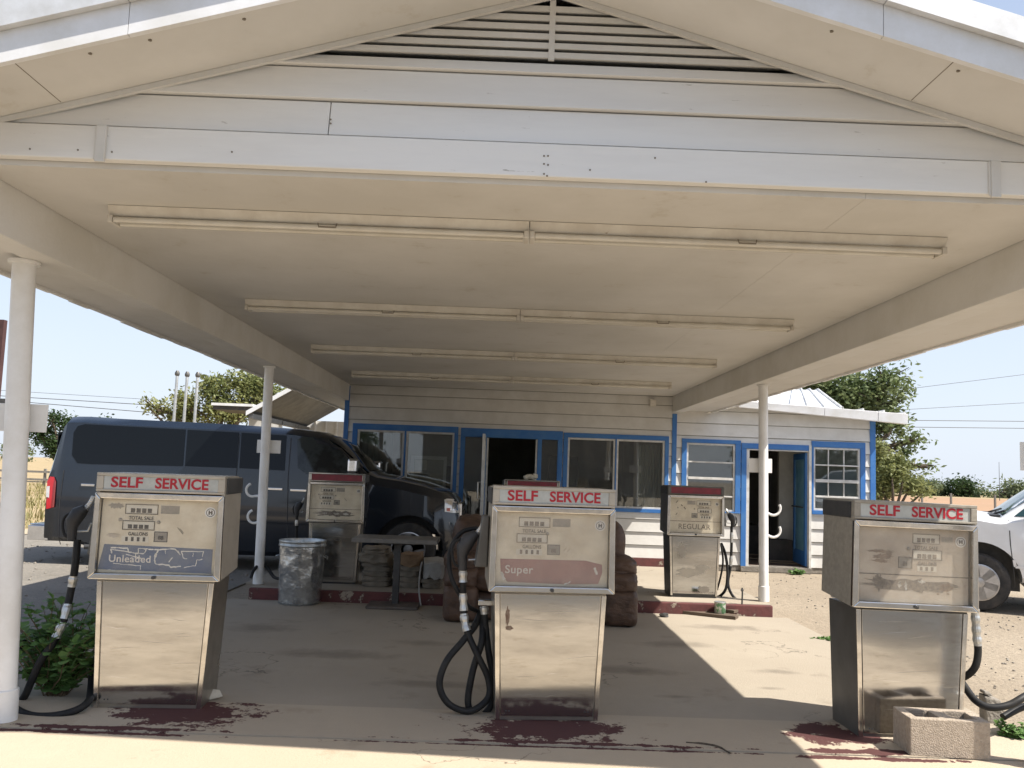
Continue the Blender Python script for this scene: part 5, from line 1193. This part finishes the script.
for sd in (-1, 1):
    x0 = a_[0]
    tl_.panel([(x0 - .14, zbelt + .04), (x0 - .58, zbelt + .42), (x0 - 1.28, zbelt + .50), (x0 - 1.28, zbelt + .04)], sd).build('side_window', 'truck_glass', tru, smooth=True)
    tl_.panel([(x0 - 1.36, zbelt + .04), (x0 - 1.36, zbelt + .50), (x0 - 2.3, zbelt + .48), (x0 - 2.5, zbelt + .04)], sd).build('side_window', 'truck_glass', tru, smooth=True)
    for pts in ([(T(1009, 520)), T(1010.5, 545), T(1016, 588)], [(x0 - 1.32, zbelt + .5), (x0 - 1.34, .42)], [(.0 + .62, .62), (.50, .92)]): tl_.strip(pts, .010, sd).build('door_seam', 'black_plastic', tru)
    q = [T(1014, 560), T(1015.5, 567), (T(1017, 568.5)[0] - 1.0, T(1017, 568.5)[1])]; tl_.strip(q, .03, sd, .008).build('door_moulding', 'truck_white', tru)
    tl_.panel([(.98, .72), (.98, .86), (.70, .90), (.70, .74)], sd, .012, 5).build('headlamp', 'lamp_clear', tru, smooth=True)
    x = x0 - .32; z = zbelt + .08; y = sd * (tl_.half(x, z))
    MB().box(x - .07, x + .06, min(y + sd * .04, y + sd * .24), max(y + sd * .04, y + sd * .24), z - .03, z + .15).build('mirror', 'black_plastic', tru, bevel=.03)
    x = x0 - 1.1; z = zbelt - .10; y = sd * (tl_.half(x, z) + .02); MB().box(x - .09, x + .09, min(y, y - sd * .03), max(y, y - sd * .03), z - .02, z + .02).build('door_handle', 'black_plastic', tru, bevel=.006)
xa, za, xb, zb = a_[0] - .03, a_[1] + .03, a_[0] - .76, a_[1] + .575
screen_panel(tl_, xa, xb, .008).build('windscreen', 'truck_glass', tru, smooth=True)
g = MB(); g.tube([(xa + .06, -.3, za + .0), (xa - .04, .2, za + .06)], .012, 6); g.tube([(xa + .06, .5, za + .0), (xa - .03, .75, za + .05)], .012, 6); g.build('wiper', 'black_plastic', tru)
MB().box(a_[0] - .01, a_[0] + .10, -.82, .82, a_[1] - .0, a_[1] + .028).build('cowl', 'black_plastic', tru, bevel=.006)
g = MB(); g.box(.94, 1.10, -.86, .86, .40, .60); g.build('front_bumper', 'chrome', tru, bevel=.03)
g = MB(); g.box(.98, 1.035, -.5, .5, .66, .88); g.build('grille', 'chrome', tru, bevel=.02)
g = MB(); g.box(-4.5, -4.36, -.86, .86, .42, .58); g.build('rear_bumper', 'chrome', tru, bevel=.02)

# ------------------------------------------------------------------ vent pipes, shed, poles, wires
for px, yt, lab in ((177.5, 371, 'galvanised vent pipe behind the van, first of the row of three from the street end'), (187.5, 372, 'galvanised vent pipe behind the van, middle one of the row of three'), (198, 372.5, 'galvanised vent pipe behind the van, nearest the post of the row of three')):
    p = P(px, yt, 20); t = thing('vent_pipe', lab, 'vent pipe', (p.x, 20, -.02), 0, 'tank vent pipes behind the van')
    MB().lathe([(.035, 0), (.035, p.z - .06)], (0, 0, 0), 12).build('pipe', 'alu', t, smooth=True)
    MB().lathe([(.036, p.z - .10), (.055, p.z - .08), (.06, p.z - .03), (.03, p.z + .03)], (0, 0, 0), 12).build('vent_cap', 'grey_side', t, smooth=True)
shed = thing('shed', 'corrugated metal lean-to with pale walls behind the van', 'shed', (0, 0, 0))
A, B = P(248.5, 413.5, 19.5), P(298, 386, 19.5); C_ = P(326, 427, 24.8); zE = (A.z + C_.z) / 2
A = Vector((A.x, 19.5, A.z)); slp = (B.z - A.z) / (B.x - A.x); xe = A.x; xr_ = -2.7
def shz(x): return A.z + slp * (x - xe)
g = MB(); n = 30; vs = []; Y0, Y1 = 19.4, 25.2
for j in range(n * 2 + 1):
    y = Y0 + (Y1 - Y0) * j / (n * 2); d = .055 if j % 2 else 0
    for x in (xe, xr_ + .25): vs.append((x, y, shz(x) + d))
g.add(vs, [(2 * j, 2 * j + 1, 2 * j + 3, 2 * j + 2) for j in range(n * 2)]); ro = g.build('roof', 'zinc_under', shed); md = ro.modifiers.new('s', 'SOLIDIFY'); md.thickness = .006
x1 = xr_ + .25
g = MB(); g.prism([(xe - .02, Y0 - .04, shz(xe) - .06), (x1, Y0 - .04, shz(x1) - .06), (x1, Y0 - .04, shz(x1) + .05), (xe - .02, Y0 - .04, shz(xe) + .05)], (0, .03, 0)); g.build('rake_board', 'gutter_metal', shed)
g = MB()
for y in (20.4, 22, 23.6): g.box(xe + .05, xe + .13, y, y + .08, 0, shz(xe) - .02)
g.build('shed_post', 'sash', shed)
g = MB(); g.box(xe + .03, xe + .13, Y0, Y1, shz(xe) - .12, shz(xe) - .005); g.build('eave_beam', 'grey_side', shed)
MB().box(xe - .4, x1, Y1 + .05, Y1 + .15, 0, shz(xe) + .2).build('rear_wall', 'interior_white', shed)
g = MB(); n = 12
for i in range(n): x = xe - .4 + (x1 - xe + .4) * i / n; g.box(x, x + .05, Y1, Y1 + .049, 0, shz(xe) + .2)
g.build('wall_batten', 'sash', shed)
q0, q1 = P(223, 407, 23), P(262, 406, 23)
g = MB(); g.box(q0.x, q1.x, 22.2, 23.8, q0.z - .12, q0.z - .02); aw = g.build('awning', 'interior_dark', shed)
g = MB(); g.box(q0.x - .03, q1.x, 22.15, 23.85, q0.z - .018, q0.z + .05); g.build('awning_top', 'gutter_metal', aw)
p = P(247, 415, 23); MB().box(p.x, p.x + .9, 23.2, 23.3, 0, p.z).build('side_wall', 'interior_white', shed)
p0, p1 = P(1.0, 320, 20), P(1.0, 400, 20)
t = thing('sign_pole', 'rusty red sign pole at the picture edge behind the front post', 'pole', (p1.x - .0, 20, 0)); MB().box(-.20, -.06, -.07, .07, -.02, p0.z).build('pole_shaft', 'rust_pole', t); MB().box(-.24, -.02, -.11, .11, -.02, .12).build('pole_base', 'old_concrete', t)
p = P(3, 398, 20); MB().box(p.x - t.location.x - .05, p.x - t.location.x + .32, -.12, .0, p.z - .14, p.z - .02).build('lamp_box', 'dark_metal', t, bevel=.01)
def wire(a, b, Y, lab, sag=.25, r=.012):
    p, q = P(a[0], a[1], Y), P(b[0], b[1], Y); pts = []
    for i in range(25):
        u = -.35 + 1.9 * i / 24 if a[0] > 500 else -1.2 + 2.2 * i / 24; v = p.lerp(q, u); pts.append(v)
    g = MB(); g.tube(pts, r, 5); return tag(g.build('power_line', 'wire'), lab, 'power line', 'power lines against the sky')
for a, b, lab in (((915, 388), (1024, 374.5), 'thin power line climbing to the top of the four behind the big tree'), ((915, 409), (1024, 402.8), 'thin power line second from the top behind the big tree'),
                  ((905, 420.3), (1024, 421.3), 'dark power line third from the top behind the big tree'), ((905, 427), (1024, 428.3), 'dark power line lowest of the four behind the big tree')):
    wire(a, b, 40, lab, r=.016 if 'dark' in lab else .011)
for a, b, lab in (((36, 392.5), (150, 399.5), 'faint power line highest of the three above the van'), ((36, 398), (150, 405), 'dark power line in the middle of the three above the van'), ((36, 403), (150, 412.5), 'dark power line lowest of the three above the van')):
    wire(a, b, 45, lab, r=.018 if 'dark' in lab else .010)
p = P(999, 462, 120); g = MB(); g.tube([(p.x, 120, 0), (p.x, 120, p.z)], [.05, .025], 5); tag(g.build('mast', 'wire'), 'thin radio mast rising over the far trees beyond the red field', 'mast')

# ------------------------------------------------------------------ trees and weeds
def leaf_cloud(g, blobs, n, size, rnd, flat=.6, clump=0.0):
    """many small leaf faces spread through the volume of the blobs, gathered in twig clumps"""
    vol = [b[3] * b[4] * b[5] for b in blobs]; tot = sum(vol)
    for b, v in zip(blobs, vol):
        k = max(6, int(n * v / tot)); per = 9; cl = max(1, k // per)
        for _ in range(cl):
            while True:
                u = Vector((rnd.uniform(-1, 1), rnd.uniform(-1, 1), rnd.uniform(-1, 1)))
                if .30 < u.length <= 1: break
            u *= (.75 + .45 * noise.noise(Vector((b[0], b[1], b[2])) + u * 2.0))
            c = Vector((b[0] + u.x * b[3], b[1] + u.y * b[4], b[2] + u.z * b[5]))
            for _ in range(per):
                q = c + Vector((rnd.gauss(0, 1), rnd.gauss(0, 1), rnd.gauss(0, .8))) * size * 1.5
                d = Vector((rnd.uniform(-1, 1), rnd.uniform(-1, 1), rnd.uniform(-.8, .5))).normalized(); nn = Vector((rnd.uniform(-1, 1), rnd.uniform(-1, 1), rnd.uniform(.1, 1))).normalized()
                e = d.cross(nn).normalized(); s = size * rnd.uniform(.6, 1.25)
                g.quad(q - d * s * .9, q + e * s * .42, q + d * s, q - e * s * .42)
def tree(name, label, base, h, blobs, n, size, leaf, seed, group=None, limbs=7, tr=.18, cat='tree'):
    rnd = random.Random(seed); t = thing(name, label, cat, base, 0, group); B = Vector(base)
    bl = [(b[0] - B.x, b[1] - B.y, b[2] - B.z, b[3], b[4], b[5]) for b in blobs]
    g = MB(); top = Vector((rnd.uniform(-.2, .2), 0, h)); g.tube(smooth_path([(0, 0, -.05), (rnd.uniform(-.1, .1), .05, h * .4), tuple(top)], 5), [tr * (1.15 - .55 * i / 10) for i in range(11)], 9)
    for b in bl[:limbs] if len(bl) >= limbs else bl:
        e = Vector(b[:3]); s0 = top.lerp(Vector((0, 0, h * .6)), rnd.random() * .6); md_ = s0.lerp(e, .5) + Vector((rnd.uniform(-.3, .3), rnd.uniform(-.3, .3), rnd.uniform(-.1, .3)))
        pp = smooth_path([s0, md_, e], 4); g.tube(pp, [tr * .5 * (1 - .8 * i / (len(pp) - 1)) for i in range(len(pp))], 6)
        for _ in range(4):
            d = Vector((rnd.uniform(-1, 1) * b[3], rnd.uniform(-1, 1) * b[4], rnd.uniform(-.7, 1) * b[5])) * .85; g.tube([e.lerp(s0, .25), e + d * .5 + Vector((0, 0, .05)), e + d], [tr * .16, tr * .1, tr * .04], 5)
    g.build('trunk', 'bark', t, smooth=True)
    g = MB(); leaf_cloud(g, bl, n, size, rnd); g.build('crown', leaf, t); return t
def blob(px, py, Y, r, dy=0.0, ry=None, rz=None):
    p = P(px, py, Y); k = Y / F; return (p.x, Y + dy, p.z, r * k, (ry or r) * k, (rz or r) * k)
Yb = 23
bb = [blob(845, 392, Yb, 42, 0, None, 26), blob(880, 385, Yb, 30, -.3, None, 20), blob(812, 378, Yb, 40, .4, None, 24), blob(870, 410, Yb, 38, .2, None, 24), blob(900, 398, Yb, 14, 0, None, 11), blob(890, 425, Yb, 26, -.2, None, 16), blob(855, 440, Yb, 40, .5), blob(915, 440, Yb, 16, 0, None, 9),
      blob(905, 448, Yb, 18, .3, None, 12), blob(928, 468, Yb, 13, 0, None, 9), blob(880, 470, Yb, 26, .2), blob(780, 365, Yb, 40, .5), blob(907, 365, Yb, 8, 0, None, 5), blob(830, 420, Yb, 30, .2)]
tree('broadleaf_tree', 'big leafy green tree rising behind the wing roof of the office', (P(845, 480, Yb).x, Yb, 0), 2.3, bb, 21000, .085, 'leaf_tree', 5, None, 12, .22)
Yb = 20.5
bb = [blob(892, 470, Yb, 18, 0, None, 22), blob(884, 488, Yb, 20, .2, None, 16), blob(912, 486, Yb, 14, 0, None, 12), blob(905, 465, Yb, 13, .2, None, 10), blob(878, 448, Yb, 14, .2, None, 14), blob(926, 490, Yb, 9, 0, None, 8)]
tree('broadleaf_tree', 'pale yellowish shrubby tree at the corner of the office wing', (P(890, 500, Yb).x, Yb, 0), .7, bb, 5200, .06, 'leaf_yellow', 6, None, 6, .09)
Yb = 32
bb = [blob(215, 388, Yb, 24, 0, None, 16), blob(240, 382, Yb, 22, .5, None, 15), blob(255, 400, Yb, 24, .5), blob(190, 402, Yb, 18, -.4, None, 13), blob(225, 410, Yb, 30, .2, None, 18), blob(160, 408, Yb, 13, 0, None, 9), blob(146, 404, Yb, 7, 0, None, 9), blob(265, 385, Yb, 15, .3), blob(182, 414, Yb, 25, .4, None, 12), blob(280, 395, Yb, 14, .5)]
tree('broadleaf_tree', 'olive green tree behind the vent pipes and the van roof', (P(220, 470, Yb).x, Yb, 0), 2.2, bb, 9000, .10, 'leaf_yellow', 8, None, 9, .2)
Yb = 46
bb = [blob(52, 418, Yb, 12, 0, None, 9), blob(66, 424, Yb, 14, .5, None, 12), blob(58, 445, Yb, 16, 0, None, 16), blob(80, 435, Yb, 16, .5, None, 14), blob(36, 432, Yb, 14, .5, None, 14), blob(100, 425, Yb, 14, .6, None, 9)]
tree('dark_tree', 'dark green tree in the dry field behind the front post', (P(58, 470, Yb).x, Yb, 0), 1.3, bb, 4200, .13, 'leaf_dark', 9, None, 6, .2)
rnd = random.Random(21)
far = [(886, 484, 22, 13), (915, 486, 18, 12), (936, 488, 12, 10), (966, 488, 22, 14), (1004, 491, 26, 14), (1040, 493, 26, 13), (846, 482, 24, 13), (1085, 493, 30, 15)]
fl = ['low green mesquite tree by the field edge just past the office corner', 'low green mesquite tree second past the office corner', 'small pale mesquite tree between two bigger crowns', 'round dark mesquite tree with a visible short trunk standing over the red field', 'broad mesquite tree behind the mast', 'wide mesquite tree beyond the pickup truck', 'low mesquite tree hidden beyond the office wing', 'tall mesquite tree past the picture edge']
for (px, py, rx, rz_), lab in zip(far, fl):
    Yb = 152 + rnd.uniform(0, 14); bb = [blob(px + rnd.uniform(-.75, .75) * rx, py + rnd.uniform(-.4, .55) * rz_, Yb, rx * .5, rnd.uniform(-1.5, 1.5), None, rz_ * rnd.uniform(.45, .7)) for _ in range(10)]
    tree('mesquite_tree', lab, (P(px, py, Yb).x, Yb, 0), 1.6, bb, 2200, .34, 'leaf_dark' if 'dark' in lab else 'leaf_far', int(px), 'mesquite trees along the far field', 5, .3)
# far-off wood on the horizon, one mass
g = MB(); rnd = random.Random(5)
for i in range(150):
    x = -240 + i * 3.6; y = 185 + rnd.uniform(0, 40); r = rnd.uniform(2.6, 4.4)
    leaf_cloud(g, [(x, y, 2.0 * rnd.uniform(.6, 1.2), r * 1.1, r, rnd.uniform(1.8, 3.4))], 110, .55, rnd)
tag(g.build('far_wood', 'leaf_far'), 'far-off band of scrub trees along the horizon', 'wood', kind='stuff')
# weeds: stems with leaves
def weed(name, label, base, h, spread, n, size, seed, extra=(), leaf='leaf_weed', cat='weed'):
    rnd = random.Random(seed); t = thing(name, label, cat, base); st_ = MB(); lf = MB()
    def sprig(p0, d, L_, k):
        pts = [Vector(p0)]; v = Vector(d).normalized()
        for i in range(k): v = (v + Vector((rnd.uniform(-.25, .25), rnd.uniform(-.25, .25), -.03))).normalized(); pts.append(pts[-1] + v * L_ / k)
        st_.tube(pts, [.005 * (1 - .7 * i / k) for i in range(k + 1)], 5)
        for i in range(1, k + 1):
            for _ in range(3):
                e = Vector((rnd.uniform(-1, 1), rnd.uniform(-1, 1), rnd.uniform(-.2, .7))).normalized(); s = size * rnd.uniform(.6, 1.2); q = pts[i]; sd_ = e.cross(Vector((rnd.uniform(-.3, .3), rnd.uniform(-.3, .3), 1))).normalized(); up = Vector((0, 0, .15 * s))
                lf.quad(q, q + e * s * .45 + sd_ * s * .45 + up, q + e * s * .8 + sd_ * s * .28, q + e * s, q + e * s * .8 - sd_ * s * .28, q + e * s * .45 - sd_ * s * .45 + up)
    for i in range(n):
        a = rnd.uniform(0, 6.28); r = rnd.random() ** .6; sprig((rnd.uniform(-.06, .06), rnd.uniform(-.04, .04), 0), (math.cos(a) * r * spread[0] / h, math.sin(a) * r * spread[1] / h, 1.0 - .4 * r), h * rnd.uniform(.6, 1.05), 8)
    for p0, d, L_, k in extra: sprig(p0, d, L_, k)
    st_.build('stems', 'twig', t); lf.build('leaves', leaf, t); return t
p0 = G(58, 694)
weed('weed', 'bushy green weed growing between the front post and the Unleaded pump', (p0.x, p0.y - .02, 0), .54, (.44, .24), 62, .062, 3, [((.06, -.10, .30), (1, -.32, .22), .40, 12), ((.05, -.10, .24), (.9, -.3, .45), .30, 9), ((-.1, 0, .3), (-.3, -.2, 1), .26, 8)])
p0 = G(1013, 737); weed('weed', 'small pale green weed beside the concrete block at the picture edge', (p0.x, p0.y, -.02), .10, (.11, .08), 22, .032, 4)
p0 = G(822, 639); weed('grass_tuft', 'small green grass tuft on the slab edge beside the stained pump', (p0.x, p0.y, -.02), .05, (.16, .06), 14, .03, 6, cat='grass')
p0 = G(795, 572); weed('grass_tuft', 'small green grass tuft at the foot of the open wing door', (p0.x, p0.y - .1, -.02), .10, (.3, .08), 14, .05, 7, cat='grass')
p0 = G(830, 572); weed('grass_tuft', 'tiny grass tuft beneath the small paned window', (p0.x, p0.y - .05, -.02), .08, (.1, .05), 8, .04, 8, cat='grass')
# dry grass of the field to the left and litter on the dirt
g = MB(); rnd = random.Random(9)
def blades(g, x, y, z, n, h, r):
    for _ in range(n):
        a = rnd.uniform(0, 6.28); q = Vector((x + rnd.gauss(0, r), y + rnd.gauss(0, r), z)); d = Vector((math.cos(a) * .5, math.sin(a) * .5, 1)) * h * rnd.uniform(.5, 1.1); e = Vector((-math.sin(a), math.cos(a), 0)) * .008 * (1 + y * .04); g.quad(q - e, q + e, q + d * .7 + e * .5, q + d)
for i in range(420):
    y = 16.5 + 26 * rnd.random() ** 1.6; x = -y * (.42 + rnd.uniform(0, .35)); blades(g, x, y, -.02, 9, rnd.uniform(.12, .4), .18)
tag(g.build('dry_grass', 'grass_dry'), 'dry yellow grass clumps in the field beyond the road', 'grass', kind='stuff')
g = MB(); rnd = random.Random(19)
for i in range(1500):
    y = 4.4 + 16 * rnd.random() ** 1.5; x = 3.3 + rnd.random() * (y * .75 - 1.0); s = rnd.uniform(.004, .011) * (1 + y * .03); vs, fs = icos(s, s, s * .6, (x, y, -.028 + s * .3), i, .4, 2, 1); g.add(vs, fs)
for i in range(500):
    y = 4.6 + 10 * rnd.random(); x = -3.1 - rnd.random() * (y * .55); s = rnd.uniform(.006, .018) * (1 + y * .03); vs, fs = icos(s, s, s * .6, (x, y, -.011 + s * .3), i, .4, 2, 1); g.add(vs, fs)
tag(g.build('gravel', 'old_concrete'), 'loose gravel scattered over the dirt and the lot', 'gravel', kind='stuff')
# fence line of the far field
for i, px in enumerate((922, 951, 995, 1012)):
    Yb = 52; p = P(px, 498, Yb); t = MB().box(-.05, .05, -.05, .05, -.02, 1.15).build('fence_post', 'weathered_grey'); t.location = (p.x, Yb, 0); tag(t, 'thin grey fence post in the line along the far edge of the red field', 'fence post', 'fence posts along the red field')
p0, p1 = P(66, 490, 40), P(104, 491, 40)
fn = thing('rail_fence', 'low grey rail fence in the dry field behind the van', 'fence', (p0.x - 6, 40, 0)); L_ = (p1.x - p0.x) + 8
for z in (.25, .62): MB().box(0, L_, -.03, .03, z, z + .10).build('rail', 'weathered_grey', fn)
for i in range(11): x = L_ * i / 10; MB().box(x - .05, x + .05, .032, .13, -.02, .82).build('fence_post', 'weathered_grey', fn)
# across the street, seen only in the windows and the steel
sheet('street', -300, 300, -14, 2.18, -.014, 'street_asphalt', .05)
barn = thing('barn', 'grey metal barn across the street behind the viewpoint', 'barn', (4, -42, 0))
g = MB(); g.prism([(-10, -6, 0), (10, -6, 0), (10, -6, 4.2), (0, -6, 6.6), (-10, -6, 4.2)], (0, 12, 0)); g.build('barn_walls', 'weathered_grey', barn)
g = MB(); g.prism([(-10.3, -6.3, 4.15), (0, -6.3, 6.65), (10.3, -6.3, 4.15), (10.3, -6.3, 4.3), (0, -6.3, 6.8), (-10.3, -6.3, 4.3)], (0, 12.6, 0)); g.build('barn_roof', 'grey_side', barn)
for k, (x, y, s) in enumerate(((-22, -38, 3.6), (-13, -44, 3.0), (22, -40, 4.0), (31, -46, 3.4))):
    rnd2 = random.Random(k); bb = [(x + rnd2.uniform(-1, 1) * s * .7, y + rnd2.uniform(-1, 1) * s * .5, 2.2 + rnd2.uniform(0, 1) * s * .6, s * .5, s * .5, s * .4) for _ in range(6)]
    tree('roadside_tree', 'dense roadside tree across the street, ' + ('tallest by the barn end', 'leaning behind the barn', 'broad one past the barn', 'last along the road')[k], (x, y, 0), 2.0, bb, 1500, .28, 'leaf_dark', 60 + k, 'trees across the street', 5, .25)
